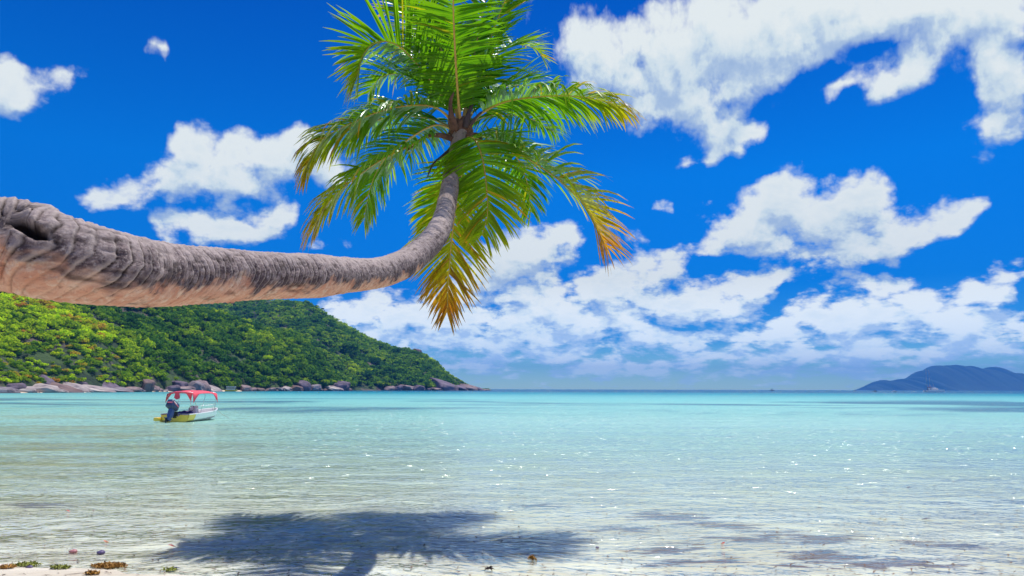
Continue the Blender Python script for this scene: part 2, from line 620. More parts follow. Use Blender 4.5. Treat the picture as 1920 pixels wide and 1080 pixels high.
# seagrass meadows far out
sg = t.noise(t.scalev(pos, (0.010, 0.030, 1)), 1.0, 4, 0.55, 0.4)
sgm = t.math('MULTIPLY', t.mapr(sg, 0.47, 0.60, 0, 1, 'SMOOTHSTEP'), t.mapr(ps[1], 45, 90, 0.0, 1.0))
c = t.mix(sgm, c, (0.05, 0.08, 0.07))
t.put(b.inputs['Base Color'], c)
t.put(b.inputs['Roughness'], 0.75)
t.put(b.inputs['Specular IOR Level'], 0.25)
hh = t.math('ADD', t.math('MULTIPLY', t.noise(t.scalev(pos, (2.2, 9.0, 2)), 1.0, 4, 0.6, 0.5), 1.0), t.math('MULTIPLY', n2_, 0.25))
t.put(b.inputs['Normal'], t.bump(hh, 0.8, 0.05))
t.put(out.inputs[0], b.outputs[0])
o = link('ground', grid_mesh('ground', gx, gy, ground_z), mt_sand, smooth=True)
tag(o, 'pale coral sand beach and shallow seabed under the water', 'beach', kind='structure')

# ------------------------------------------------------------------ the sea
mt_sea, t, out = material('lagoon_water')
geo = t.new('ShaderNodeNewGeometry')
pos = geo.outputs['Position']
ps = t.sep(pos)
yoff = t.math('ADD', ps[1], t.math('MULTIPLY', ps[0], 0.10))
dist = t.vmath('LENGTH', pos)
# ripples: fine wind ripples close in, longer wavelets farther out
r1 = t.noise(t.scalev(pos, (3.0, 5.2, 1)), 1.0, 2, 0.5, 0.5)
r2 = t.noise(t.scalev(pos, (0.95, 1.8, 1)), 1.0, 2, 0.5, 0.4)
r3 = t.noise(t.scalev(pos, (0.20, 0.38, 1)), 1.0, 6, 0.66, 0.3)
r4 = t.noise(t.scalev(pos, (9.0, 16.0, 1)), 1.0, 3, 0.6, 0.3)
h = t.math('MULTIPLY_ADD', r2, 0.085, t.math('MULTIPLY', r1, 0.020))
h = t.math('MULTIPLY_ADD', r3, 0.42, h)
h = t.math('MULTIPLY_ADD', r4, 0.002, h)
nrm = t.bump(h, 1.0, 1.0)
# here and there a steep little facet catches the sun
vr_ = t.new('ShaderNodeTexVoronoi', voronoi_dimensions='2D')
t.put(vr_.inputs['Vector'], t.scalev(pos, (4.0, 9.0, 1)))
vr_.inputs['Scale'].default_value = 1.0
cr = t.vmath('SUBTRACT', vr_.outputs['Color'], (0.5, 0.5, 0.5))
cs = t.sep(vr_.outputs['Color'])
pick = t.math('GREATER_THAN', cs[2], t.mapr(dist, 11, 50, 0.985, 0.62))
pick = t.math('MULTIPLY', pick, t.math('LESS_THAN', vr_.outputs['Distance'], 0.42))
nrm = t.vmath('NORMALIZE', t.vmath('ADD', nrm, t.vmath('MULTIPLY', t.comb(t.math('SUBTRACT', cs[0], 0.5), t.math('SUBTRACT', cs[1], 1.6), 0.0), t.comb(t.math('MULTIPLY', pick, 0.9), t.math('MULTIPLY', pick, 0.6), 0.0))))
nrm_soft = t.bump(h, 0.7, 1.0)
fr = t.new('ShaderNodeFresnel')
fr.inputs[0].default_value = 1.33
t.put(fr.inputs['Normal'], nrm)
# scattering light of the water column: grows with depth
deep = t.math('MULTIPLY', t.math('POWER', t.mapr(yoff, 8.5, 44, 0.0, 1.0), 0.6), 0.72)
deep2 = t.mapr(yoff, 40, 160, 0.0, 0.26)
body = t.math('ADD', deep, deep2)
turq = t.ramp(t.mapr(yoff, 8, 60), [(0.0, (0.74, 0.84, 0.72)), (0.35, (0.50, 0.82, 0.70)), (1.0, (0.36, 0.74, 0.62))])
farc = t.ramp(t.mapr(yoff, 60, 620), [(0.0, (0.33, 0.72, 0.62)), (0.15, (0.20, 0.55, 0.52)), (0.45, (0.03, 0.30, 0.37)), (1.0, (0.004, 0.11, 0.22))])
wc = t.mix(t.mapr(yoff, 55, 70), turq, farc)
# darker reef and weed beds showing through as broad streaks
pt = t.noise(t.scalev(pos, (0.018, 0.028, 1)), 1.0, 6, 0.62, 0.6)
pt = t.math('ADD', pt, t.mapr(t.math('DIVIDE', ps[0], dist), 0.2, 0.55, 0, 0.08))
band = t.math('MULTIPLY', t.mapr(ps[1], 52, 66, 0, 1, 'SMOOTHSTEP'), t.mapr(ps[1], 170, 120, 0, 1, 'SMOOTHSTEP'))
pm = t.math('MULTIPLY', t.mapr(pt, 0.48, 0.62, 0, 0.85, 'SMOOTHSTEP'), band)
wc = t.mix(pm, wc, (0.05, 0.17, 0.27))
pt2 = t.math('ADD', t.math('MULTIPLY', t.noise(t.scalev(pos, (0.05, 0.16, 1)), 1.0, 4, 0.6, 0.5), 0.5), t.math('MULTIPLY', t.noise(t.scalev(pos, (0.45, 0.9, 1)), 1.0, 4, 0.6, 0.5), 0.5))
pm2 = t.math('MULTIPLY', t.mapr(pt2, 0.45, 0.58, 0, 0.85, 'SMOOTHSTEP'), t.mapr(ps[1], 14, 60, 1, 0.3))
pm2 = t.math('MULTIPLY', pm2, t.mapr(t.math('ADD', ps[0], t.math('MULTIPLY', ps[1], 0.36)), -7, 3, 1.0, 0.10))
wc = t.mix(pm2, wc, (0.44, 0.37, 0.11))
dif = t.new('ShaderNodeBsdfDiffuse')
t.put(dif.inputs[0], wc)
t.put(dif.inputs['Normal'], nrm_soft)
tr = t.new('ShaderNodeBsdfTransparent')
t.put(tr.inputs[0], t.ramp(t.mapr(yoff, 8, 50), [(0, (0.90, 0.97, 0.99)), (0.10, (0.86, 0.96, 0.98)), (0.3, (0.78, 0.94, 0.96)), (1, (0.55, 0.88, 0.86))]))
gl = t.new('ShaderNodeBsdfGlossy')
gl.inputs['Roughness'].default_value = 0.11
gl.inputs['Color'].default_value = (1, 1, 1, 1)
t.put(gl.inputs['Normal'], nrm)
m1 = t.new('ShaderNodeMixShader')
t.put(m1.inputs[0], body)
t.put(m1.inputs[1], tr.outputs[0])
t.put(m1.inputs[2], dif.outputs[0])
m2 = t.new('ShaderNodeMixShader')
frc = t.math('MULTIPLY', fr.outputs[0], t.mapr(dist, 10, 120, 1.05, 0.46))
t.put(m2.inputs[0], frc)
t.put(m2.inputs[1], m1.outputs[0])
t.put(m2.inputs[2], gl.outputs[0])
t.put(out.inputs[0], m2.outputs[0])
wx = graded(-FAR, FAR, 3.0, 1.25, 0, 60)
wy = graded(-60, FAR, 2.0, 1.2, 10, 60)
o = link('water', grid_mesh('water', wx, wy, lambda x, y: np.zeros_like(x)), mt_sea, smooth=True)
tag(o, 'clear turquoise lagoon water rippling over pale sand', 'water', kind='structure')


# ------------------------------------------------------------------ the leaning coconut palm
palm = empty('coconut_palm', (-6.9, 2.0, float(ground_z(-6.9, 2.0))), 0,
             'tall coconut palm leaning out over the shallows with a thick grey ringed trunk', 'palm tree')
PALM0 = Vector(palm.location)


def loc(v):
    return v - PALM0


# trunk: centre px, centre py, px width, depth
TR = [(0, 459, 173, 4.1), (60, 473, 168, 4.1), (120, 488, 160, 4.12), (200, 503, 143, 4.3), (300, 515.5, 120, 4.85), (400, 517.5, 102, 5.3),
      (500, 517.5, 88, 5.8), (583, 518.5, 79, 6.3), (650, 517, 66, 7.1), (712, 512, 55, 8.0), (752, 498, 53, 8.5), (779, 480, 49, 9.0),
      (803, 459, 47, 9.4), (821, 435, 43, 9.9), (832, 408, 38, 10.6), (840, 371, 34, 11.3), (849, 322, 31, 12.0), (858, 285, 31, 12.45), (864, 255, 34, 12.75)]
cen = []
for px, py, wd_, dp in TR:
    q = P(px, py, dp)
    # pixel width to radius: the frame is wide, correct for the obliquity of the ray
    obl = ray(px, py).length / FPX
    cen.append((q.x, q.y, q.z, wd_ * dp / FPX / 2))
lead = [(-6.9, 2.0, float(ground_z(-6.9, 2.0)) - 0.3, .50), (-6.75, 2.1, 0.9, .36), (-6.25, 2.45, 1.8, .31), (-5.3, 3.0, 2.55, .29), (-4.3, 3.55, 2.93, .28)]
path, plen = catmull(lead + cen, 2300)
SEG = 160
C0, R0 = path[:, :3], path[:, 3]
tt, nn_, bb = frames(C0, (0, 0, 1))
ang = np.linspace(0, 2 * np.pi, SEG, endpoint=False)
s_ = np.linspace(0, plen, len(C0))
S, A = np.meshgrid(s_, ang, indexing='ij')
# leaf-scar rings: spacing shrinks towards the crown, every ring tilted and broken
dirv = np.stack([np.cos(A), np.sin(A)], -1)              # sin(A) = top of the trunk
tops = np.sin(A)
side = np.cos(A)
spc = np.interp(s_, [0, 3.0, 7, 11, plen], [0.085, 0.075, 0.060, 0.042, 0.036])
ph = np.cumsum((s_[1] - s_[0]) / spc)[:, None]
wob = fbm(np.stack([S * 0.8, np.cos(A) * 0.7, np.sin(A) * 0.7], -1), 2, 3)
wob2 = fbm(np.stack([S * 4.0, np.cos(A) * 1.8, np.sin(A) * 1.8], -1), 3, 13)
bow = np.interp(S, [0, 4, 8, 11, plen], [1, 1, .8, .35, .1])
phase = ph + 1.1 * wob + 0.42 * wob2 + bow * (2.6 * np.clip(-tops + 0.15, 0, 2) ** 1.5 + 0.9 * np.clip(tops, 0, 1) ** 2)
fr_ = phase - np.floor(phase)
ringid = np.floor(phase)
rr1 = vnoise(np.stack([ringid * 3.1, np.cos(A) * 1.6 + 5, np.sin(A) * 1.6], -1), 31)
ridge = np.clip(fr_ / 0.75, 0, 1) ** 1.6 - np.clip((fr_ - 0.75) / 0.25, 0, 1) ** 0.8
groove = np.exp(-((np.minimum(fr_, 1 - fr_)) / 0.085) ** 2)
rough1 = fbm(np.stack([S * 9, np.cos(A) * R0[:, None] * 22, np.sin(A) * R0[:, None] * 22], -1), 5, 21)
rough2 = fbm(np.stack([S * 38, np.cos(A) * R0[:, None] * 48, np.sin(A) * R0[:, None] * 48], -1), 3, 41)
big = fbm(np.stack([S * 1.6, np.cos(A) * 1.2, np.sin(A) * 1.2], -1), 3, 51)
# bark line where the grey lichen skin ends and the bare tan wood begins
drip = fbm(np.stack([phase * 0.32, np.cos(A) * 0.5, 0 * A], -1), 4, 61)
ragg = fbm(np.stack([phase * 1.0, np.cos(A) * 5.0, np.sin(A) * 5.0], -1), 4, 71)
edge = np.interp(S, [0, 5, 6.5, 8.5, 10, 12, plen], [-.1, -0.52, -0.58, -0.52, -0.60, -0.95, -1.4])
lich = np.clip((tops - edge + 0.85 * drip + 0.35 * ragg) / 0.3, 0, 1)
amp = np.interp(s_, [0, 3.5, 6, 9, plen], [0.020, 0.018, 0.014, 0.009, 0.006])[:, None]
disp = amp * ((0.9 * ridge - 1.0 * groove) * (0.6 + 0.4 * lich) * (0.75 + 0.5 * rr1) + 0.9 * rough1 * (0.45 + 0.55 * lich) + 0.3 * rough2)
disp += np.interp(s_, [0, 4, 9, plen], [0.035, 0.028, 0.012, 0.006])[:, None] * big
disp += amp * 0.9 * (lich - 0.5)
# rotted knot hole facing the camera near the left edge of the photograph
Ppos = C0[:, None] + R0[:, None, None] * (np.cos(A)[..., None] * bb[:, None] + np.sin(A)[..., None] * nn_[:, None])
camp = np.array(CAM)
fw_, ri_, up_ = np.array(fwd), np.array(right), np.array(up)
rel = Ppos - camp
dep = rel @ fw_
PX = 960 + (rel @ ri_) / dep * FPX
PY = 540 - (rel @ up_) / dep * FPX
facing = ((Ppos - C0[:, None]) * (camp - C0)[:, None]).sum(-1) > 0
hx, hy = PX - 55, PY - 428
u_ = (hx * 0.90 + hy * 0.44)
v_ = (-hx * 0.44 + hy * 0.90)
wn = fbm(np.stack([PX * 0.03, PY * 0.03, 0 * PX], -1), 3, 81)
ell = np.sqrt((u_ / 44) ** 2 + (v_ / 17) ** 2) + 0.45 * wn
hole = np.where(facing & (S > 3), np.clip((1.1 - ell) / 0.5, 0, 1), 0)
hole = hole * hole * (3 - 2 * hole)
ell2 = np.sqrt(((PX + 10) / 80) ** 2 + ((PY - 408) / 28) ** 2) + 0.5 * wn
hole2 = np.where(facing & (S > 3), np.clip((1.1 - ell2) / 0.5, 0, 1), 0) * 0.30
pit = np.maximum(hole, hole2)
disp -= 0.12 * pit
lip = np.where(facing & (S > 3), np.exp(-((ell - 1.25) / 0.2) ** 2), 0)
disp += 0.008 * lip
Vt = C0[:, None] + (R0[:, None] + disp)[..., None] * (np.cos(A)[..., None] * bb[:, None] + np.sin(A)[..., None] * nn_[:, None])
idx = np.arange(len(C0) * SEG).reshape(len(C0), SEG)
jn = np.roll(idx, -1, axis=1)
Ft = np.stack([idx[:-1], jn[:-1], jn[1:], idx[1:]], -1).reshape(-1, 4)
crack = np.clip(groove * (0.75 + 0.6 * rr1) * (0.30 + 0.70 * lich) + np.clip(-rough1 * 1.6 - 0.25, 0, 1) * 0.8, 0, 1)
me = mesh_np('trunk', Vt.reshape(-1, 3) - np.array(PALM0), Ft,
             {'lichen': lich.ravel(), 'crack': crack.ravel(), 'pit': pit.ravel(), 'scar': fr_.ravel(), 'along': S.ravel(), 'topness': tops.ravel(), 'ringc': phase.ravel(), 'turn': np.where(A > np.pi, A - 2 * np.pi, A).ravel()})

mt_bark, t, out = material('palm_bark')
b = t.new('ShaderNodeBsdfPrincipled')
tc_ = t.new('ShaderNodeTexCoord')
ob = tc_.outputs['Object']


def attr(t, n_):
    a = t.new('ShaderNodeAttribute')
    a.attribute_name = n_
    return a.outputs['Fac']


arc = t.comb(attr(t, 'ringc'), t.math('MULTIPLY', attr(t, 'turn'), 2.0))
na = t.noise(arc, 0.6, 6, 0.68)
ns_ = t.noise(t.scalev(arc, (0.7, 1.3, 1)), 2.2, 5, 0.7)
nb_ = t.noise(ob, 40.0, 5, 0.7)
nc = t.noise(ob, 11.0, 5, 0.65)
wood = t.mix(t.mapr(na, 0.35, 0.65), (0.50, 0.23, 0.145), (0.66, 0.43, 0.31))  # clean bare wood, with warm bounce off the sand painted into its orange
wood = t.mix(t.mapr(nc, 0.52, 0.66, 0, 0.75), wood, (0.68, 0.54, 0.42))
wood = t.mix(t.mapr(nb_, 0.60, 0.75, 0, 0.6), wood, (0.22, 0.12, 0.08))
grey = t.mix(t.mapr(nc, 0.38, 0.62), (0.09, 0.062, 0.068), (0.36, 0.275, 0.255))
grey = t.mix(t.mapr(nb_, 0.50, 0.68, 0, 0.8), grey, (0.58, 0.49, 0.44))
wood = t.mix(t.mapr(ns_, 0.56, 0.70, 0, 0.6), wood, (0.20, 0.10, 0.07))
grey = t.mix(t.mapr(ns_, 0.52, 0.64, 0, 0.85), grey, (0.42, 0.34, 0.32))
grey = t.mix(t.mapr(ns_, 0.46, 0.36, 0, 0.8), grey, (0.045, 0.03, 0.035))
stain_lit = t.math('ADD', attr(t, 'topness'), t.math('MULTIPLY', t.math('SUBTRACT', na, 0.5), 3.2))
grey = t.mix(t.mapr(stain_lit, 0.15, -0.35, 0, 0.72), grey, (0.055, 0.036, 0.045))
grey = t.mix(t.mapr(stain_lit, 0.25, 0.85, 0, 0.75), grey, (0.54, 0.44, 0.40))  # upper side painted paler, as sunlight falls on it
sc_ = attr(t, 'scar')
grey = t.mix(t.mapr(sc_, 0.55, 0.85, 0, 0.55), grey, (0.50, 0.42, 0.38))
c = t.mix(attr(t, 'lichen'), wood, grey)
c = t.mix(t.math('MULTIPLY', attr(t, 'crack'), 1.1, clamp=True), c, (0.035, 0.022, 0.02))
c = t.mix(t.math('MULTIPLY', attr(t, 'pit'), 1.4, clamp=True), c, (0.018, 0.011, 0.010))
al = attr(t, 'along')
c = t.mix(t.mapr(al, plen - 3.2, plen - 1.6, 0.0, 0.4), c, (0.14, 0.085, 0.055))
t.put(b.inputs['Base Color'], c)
t.put(b.inputs['Roughness'], 0.85)
t.put(b.inputs['Specular IOR Level'], 0.25)
t.put(b.inputs['Normal'], t.bump(t.math('ADD', t.noise(ob, 60.0, 5, 0.7), t.math('MULTIPLY', nc, 1.2)), 0.9, 0.012))
t.put(out.inputs[0], b.outputs[0])
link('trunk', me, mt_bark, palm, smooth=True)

# leaves
mt_leaf, t, out = material('palm_leaflets')
ti = attr(t, 'tint')
vr = attr(t, 'vary')
c = t.ramp(ti, [(0.0, (0.045, 0.20, 0.004)), (0.3, (0.12, 0.29, 0.004)), (0.55, (0.33, 0.33, 0.008)), (0.8, (0.46, 0.22, 0.018)), (1.0, (0.26, 0.11, 0.035))])
c = t.mix(t.math('MULTIPLY', vr, 0.45), c, t.mix(0.5, c, (0.22, 0.33, 0.02)))
df = t.new('ShaderNodeBsdfDiffuse')
t.put(df.inputs[0], c)
tl = t.new('ShaderNodeBsdfTranslucent')
t.put(tl.inputs[0], t.mix(1.0, c, (1.9, 1.75, 0.7), 'MULTIPLY'))
gs = t.new('ShaderNodeBsdfGlossy')
gs.inputs['Roughness'].default_value = 0.36
gs.inputs['Color'].default_value = (0.9, 0.95, 1, 1)
mx = t.new('ShaderNodeMixShader')
mx.inputs[0].default_value = 0.55
t.l.new(df.outputs[0], mx.inputs[1])
t.l.new(tl.outputs[0], mx.inputs[2])
fz = t.new('ShaderNodeFresnel')
fz.inputs[0].default_value = 1.45
mx2 = t.new('ShaderNodeMixShader')
t.put(mx2.inputs[0], t.math('MULTIPLY', fz.outputs[0], 0.17, clamp=True))
t.l.new(mx.outputs[0], mx2.inputs[1])
t.l.new(gs.outputs[0], mx2.inputs[2])
t.l.new(mx2.outputs[0], out.inputs[0])

mt_rib, t, out = material('palm_midrib')
b = t.new('ShaderNodeBsdfPrincipled')
tc_ = t.new('ShaderNodeTexCoord')
c = t.mix(t.mapr(t.noise(tc_.outputs['Object'], 4.0, 4, 0.6), 0.35, 0.65), (0.50, 0.36, 0.06), (0.42, 0.24, 0.06))
t.put(b.inputs['Base Color'], c)
t.put(b.inputs['Roughness'], 0.35)
t.put(out.inputs[0], b.outputs[0])
mt_husk = principled('dry_husk', (0.13, 0.065, 0.04), 0.8, bump=0.6, vary=0.5, nscale=9)
mt_dark = principled('dark_spathe', (0.055, 0.035, 0.035), 0.6, bump=0.4, vary=0.4)


def frond(pts, up_hint=(0, 0, 1), L=0.95, droop=1.0, lift=0.25, t0=0.13, tipc=0.5, basec=0.15, npair=92, wid=0.034, a0=28, a1=62, seed=0,
          oneside=None, label=None, tipL=0.42):
    """pts: (px, py, depth offset from the crown)"""
    rg = np.random.default_rng(seed + 100)
    p3 = [np.array(P(x, y, 12.8 + d)) - np.array(PALM0) for x, y, d in pts]
    C, ln = catmull(p3, 120)
    T, N, B = frames(C, up_hint)
    u = np.linspace(0, 1, 120)
    rad = np.interp(u, [0, 0.04, 0.15, 1], [0.055, 0.038, 0.025, 0.004])
    verts, faces, tint, vary = [], [], [], []
    NS = 6
    uu = t0 + (1 - t0) * (np.arange(npair) + 0.5) / npair
    kink = rg.uniform(0, 6.3, 4)
    for k, v0 in enumerate(uu):
        i = v0 * 119
        i0 = int(i)
        f = i - i0
        i1 = min(i0 + 1, 119)
        c_ = C[i0] * (1 - f) + C[i1] * f
        T_, N_, B_ = T[i0], N[i0], B[i0]
        w_ = (v0 - t0) / (1 - t0)
        Lk = L * np.interp(w_, [0, 0.12, 0.35, 0.6, 0.85, 1], [0.50, 0.85, 1.0, 0.92, 0.62, tipL])
        an = R(np.interp(w_, [0, 0.5, 1], [a0, (a0 + a1) / 2, a1 + 12]))
        for sd in (-1, 1):
            if oneside and sd == oneside and rg.random() < 0.6:
                continue
            if rg.random() < 0.035 or math.sin(k * 0.83 + kink[2] * 3 + sd * 2) > 0.985:
                continue
            l_ = Lk * 1.25 * rg.uniform(0.82, 1.08)
            wv0 = math.sin(k * 0.21 + kink[0]) + math.sin(k * 0.57 * 1.0 + kink[1] + sd) * 0.8
            a_ = an + rg.normal(0, 0.09) + 0.075 * wv0
            lf = lift * rg.uniform(0.1, 1.5) + 0.07 * math.sin(k * 0.4 + kink[2] + sd)
            d = math.cos(a_) * sd * B_ + math.sin(a_) * T_ + lf * N_
            d = d / np.linalg.norm(d)
            p = c_ + 0.7 * rad[i0] * (0.6 * N_ + 0.4 * sd * B_)
            st = l_ / (NS - 1)
            dr = droop * rg.uniform(0.65, 1.4) * (1 + 0.25 * math.sin(k * 0.33 + kink[3]))
            if rg.random() < 0.05:
                dr *= 2.4
            row = []
            tw = rg.normal(0, 0.35)
            for q in range(NS):
                wv_ = T_ - d * (T_ @ d)
                wv_ = wv_ / max(np.linalg.norm(wv_), 1e-6)
                nv = np.cross(d, wv_)
                wv_ = wv_ * math.cos(tw) + nv * math.sin(tw)
                ws = wid * 0.80 * np.interp(q / (NS - 1), [0, 0.15, 0.5, 0.8, 1], [0.55, 1.0, 0.95, 0.55, 0.06]) * np.interp(w_, [0, .8, 1], [1, .85, .55])
                n0 = len(verts)
                verts.append(p + wv_ * ws)
                verts.append(p - wv_ * ws)
                cc = basec + (tipc - basec) * max(0, w_ * 1.3 - 0.35) ** 1.2 + 0.42 * tipc * (q / (NS - 1)) ** 3 * (0.4 + w_)
                cc += rg.normal(0, 0.02)
                tint += [cc, cc]
                if q:
                    faces.append((n0 - 2, n0 - 1, n0 + 1, n0))
                p = p + d * st
                g_ = np.array([0, 0, -1.0]) * dr * (0.10 + 0.26 * (q / (NS - 1)))
                d = d + g_
                d = d / np.linalg.norm(d)
            vr_ = rg.random()
            vary += [vr_] * (2 * NS)
            if rg.random() < 0.05:
                for z in range(2 * NS):
                    tint[-1 - z] = min(1, tint[-1 - z] + 0.35)
    me = mesh_np('frond', np.array(verts), np.array(faces), {'tint': np.clip(tint, 0, 1), 'vary': vary})
    fo = link('frond', me, mt_leaf, palm, smooth=True)
    if label:
        fo['label'] = label
    v, f = tube_np(C, rad, 8, up_hint, 0.7)
    link('midrib', mesh_np('midrib', v, f), mt_rib, fo, smooth=True)
    return fo


V = Vector
TOC = tuple(-fwd)           # dorsal side turned to the beach
F = [
    # straight up over the trunk, its underside to the camera
    dict(pts=[(864, 240, 0), (858, 170, -.25), (853, 90, -.6), (850, 10, -1.0), (852, -70, -1.5), (862, -130, -2.1)], up_hint=(0, 0.9, 0.3), L=.78, droop=.35, lift=-.1, t0=.10, tipc=.2, basec=.10, npair=110, a0=8, a1=30, seed=1),
    # upper left, curling over
    dict(pts=[(858, 240, 0), (835, 190, .0), (790, 130, .1), (745, 85, .1), (705, 80, .0), (680, 105, -.1), (668, 150, -.2)], up_hint=(-.4, .1, .9), L=1.1, droop=.25, lift=.35, t0=.16, tipc=.42, basec=.12, npair=100, a0=15, a1=45, seed=2),
    # left, arching
    dict(pts=[(855, 248, 0), (836, 215, -.2), (800, 198, -.5), (735, 203, -.8), (665, 228, -1.0), (605, 262, -1.1), (572, 315, -1.2)], L=.98, droop=1.25, lift=.05, t0=.18, tipc=.62, basec=.18, npair=108, a0=20, a1=50, seed=3),
    # lower left, long
    dict(pts=[(852, 256, 0), (815, 252, -.3), (765, 275, -.6), (715, 300, -.8), (665, 335, -.9), (620, 375, -1.0), (588, 425, -1.1)], L=1.0, droop=1.3, lift=.1, t0=.15, tipc=.66, basec=.2, npair=96, a0=20, a1=52, seed=4),
    # left, behind, green
    dict(pts=[(855, 245, .1), (815, 235, .4), (765, 262, .9), (720, 300, 1.2), (695, 350, 1.3), (682, 412, 1.3)], L=.85, droop=1.0, lift=.1, t0=.14, tipc=.42, basec=.1, npair=90, a0=15, a1=50, seed=5),
    # right
    dict(pts=[(872, 246, 0), (900, 215, -.1), (945, 192, -.3), (1005, 182, -.5), (1070, 180, -.7), (1125, 188, -.8), (1165, 202, -.9)], L=1.0, droop=1.35, lift=.12, t0=.16, tipc=.55, basec=.15, npair=100, a0=20, a1=50, seed=6),
    # lower right, long, browning
    dict(pts=[(875, 258, 0), (930, 270, -.3), (990, 298, -.6), (1050, 340, -.8), (1100, 390, -.9), (1135, 460, -.9)], L=1.12, droop=.8, lift=.4, t0=.13, tipc=.85, basec=.2, npair=104, a0=18, a1=50, seed=7, label='longest drooping frond with orange brown tips'),
    # towards the camera, hanging in front of the trunk
    dict(pts=[(866, 256, 0), (890, 262, -.5), (905, 300, -.9), (912, 350, -1.1), (914, 400, -1.15), (905, 440, -1.1)], up_hint=(0.05, -1, .35), L=.88, droop=.7, lift=.05, t0=.14, tipc=.42, basec=.3, npair=92, a0=12, a1=40, seed=8),
    # hanging low behind the trunk
    dict(pts=[(866, 258, .1), (868, 300, .5), (858, 370, .8), (848, 440, .9), (842, 510, .9), (838, 585, .8)], up_hint=(0, .8, .4), L=.92, droop=.45, lift=.1, t0=.22, tipc=.86, basec=.42, npair=92, a0=30, a1=55, seed=9, label='lowest hanging frond with dry yellow brown tip'),
    # upper right pair
    dict(pts=[(868, 240, 0), (885, 190, .1), (905, 120, .3), (925, 60, .4), (950, -5, .4), (985, -55, .3)], up_hint=(.5, .1, .8), L=.75, droop=.25, lift=.2, t0=.14, tipc=.35, basec=.1, npair=96, a0=15, a1=40, seed=10),
    dict(pts=[(868, 242, .1), (895, 200, .7), (930, 172, 1.3), (965, 160, 1.9), (1005, 165, 2.3), (1030, 185, 2.5)], L=.85, droop=.5, lift=.35, t0=.16, tipc=.35, basec=.08, npair=84, a0=15, a1=50, seed=11),
    # top left, behind
    dict(pts=[(862, 240, .1), (845, 170, .7), (820, 90, 1.3), (790, 40, 1.8), (755, 15, 2.1), (725, 20, 2.2)], up_hint=(-.3, 0, .95), L=.85, droop=.5, lift=.2, t0=.16, tipc=.55, basec=.1, npair=90, a0=15, a1=48, seed=12),
    # more of the green heart
    dict(pts=[(862, 240, 0), (850, 190, .3), (825, 120, .6), (790, 60, .8), (758, -5, .8), (740, -50, .7)], up_hint=(-.5, .3, .8), L=.75, droop=.2, lift=.1, t0=.14, tipc=.25, basec=.05, npair=96, a0=15, a1=40, seed=13),
    dict(pts=[(866, 240, 0), (876, 180, .3), (888, 110, .6), (902, 40, .8), (918, -30, .9), (938, -80, .9)], up_hint=(.2, .8, .3), L=.62, droop=.25, lift=0, t0=.12, tipc=.2, basec=.05, npair=100, a0=12, a1=36, seed=14),
    dict(pts=[(857, 246, .1), (815, 225, .6), (765, 218, 1.1), (720, 222, 1.5), (680, 240, 1.8), (655, 270, 2.0)], L=.9, droop=.9, lift=.2, t0=.15, tipc=.3, basec=.05, npair=84, a0=15, a1=50, seed=15),
    dict(pts=[(872, 250, .1), (905, 255, .7), (945, 272, 1.2), (975, 305, 1.6), (990, 350, 1.8), (995, 395, 1.8)], L=.85, droop=.9, lift=.15, t0=.14, tipc=.3, basec=.05, npair=84, a0=15, a1=50, seed=16),
    dict(pts=[(870, 246, .1), (900, 222, .6), (950, 215, 1.2), (1000, 225, 1.8), (1040, 248, 2.2)], L=.85, droop=1.0, lift=.2, t0=.15, tipc=.25, basec=.05, npair=80, a0=15, a1=50, seed=17),
    dict(pts=[(862, 240, .1), (838, 200, .6), (800, 165, 1.0), (755, 140, 1.4), (715, 145, 1.7), (690, 175, 1.9)], L=.9, droop=.6, lift=.3, t0=.15, tipc=.35, basec=.08, npair=86, a0=15, a1=50, seed=18),
    dict(pts=[(864, 256, .2), (856, 300, .9), (838, 340, 1.4), (815, 385, 1.6), (800, 430, 1.6)], up_hint=(-.2, .8, .5), L=.7, droop=.6, lift=.1, t0=.2, tipc=.45, basec=.2, npair=72, a0=20, a1=50, seed=19),
    dict(pts=[(868, 238, 0), (890, 170, .5), (925, 110, 1.0), (960, 85, 1.5), (1000, 90, 1.9), (1020, 110, 2.0)], up_hint=(.3, 0, .9), L=.75, droop=.45, lift=.35, t0=.16, tipc=.4, basec=.1, npair=78, a0=15, a1=50, seed=20),
    dict(pts=[(862, 240, .1), (852, 180, .2), (832, 110, .3), (812, 40, .4), (806, -30, .5)], up_hint=(-.35, .8, .3), L=.6, droop=.3, lift=0, t0=.14, tipc=.2, basec=.08, npair=90, a0=12, a1=36, seed=21),
]
for q in F:
    frond(**q)

# crown heart: fibrous boots, upright spathes, one hanging dry stalk
cw = loc(P(864, 248, 12.78))
bm = bmesh.new()
bmesh.ops.create_icosphere(bm, subdivisions=4, radius=1.0)
for v in bm.verts:
    q = v.co
    k = float(vnoise(np.array([[q.x * 3.2, q.y * 3.2, q.z * 1.1]]), 5)[0])
    k2 = float(vnoise(np.array([[q.x * 9, q.y * 9, q.z * 2.2]]), 8)[0])
    sq = 0.20 * (1 + 0.24 * k + 0.16 * k2)
    v.co = Vector((q.x * sq, q.y * sq, q.z * 0.30 * (1 + 0.2 * k)))
hb = bm_obj('crown_fibre', bm, mt_husk, palm, True)
hb.location = cw + Vector((0, 0, -0.02))


def stub(pts, r0, r1, mt, name):
    C, _ = catmull([np.array(P(x, y, 12.8 + d)) - np.array(PALM0) for x, y, d in pts], 24)
    u = np.linspace(0, 1, 24)
    r = r0 + (r1 - r0) * u ** 1.2
    r = r * (1 + 0.15 * np.sin(u * 9)) * np.clip((1.02 - u) * 8, 0.08, 1)
    v, f = tube_np(C, r, 10, (0.3, 1, 0.2), 0.5)
    link(name, mesh_np(name, v, f), mt, palm, smooth=True)


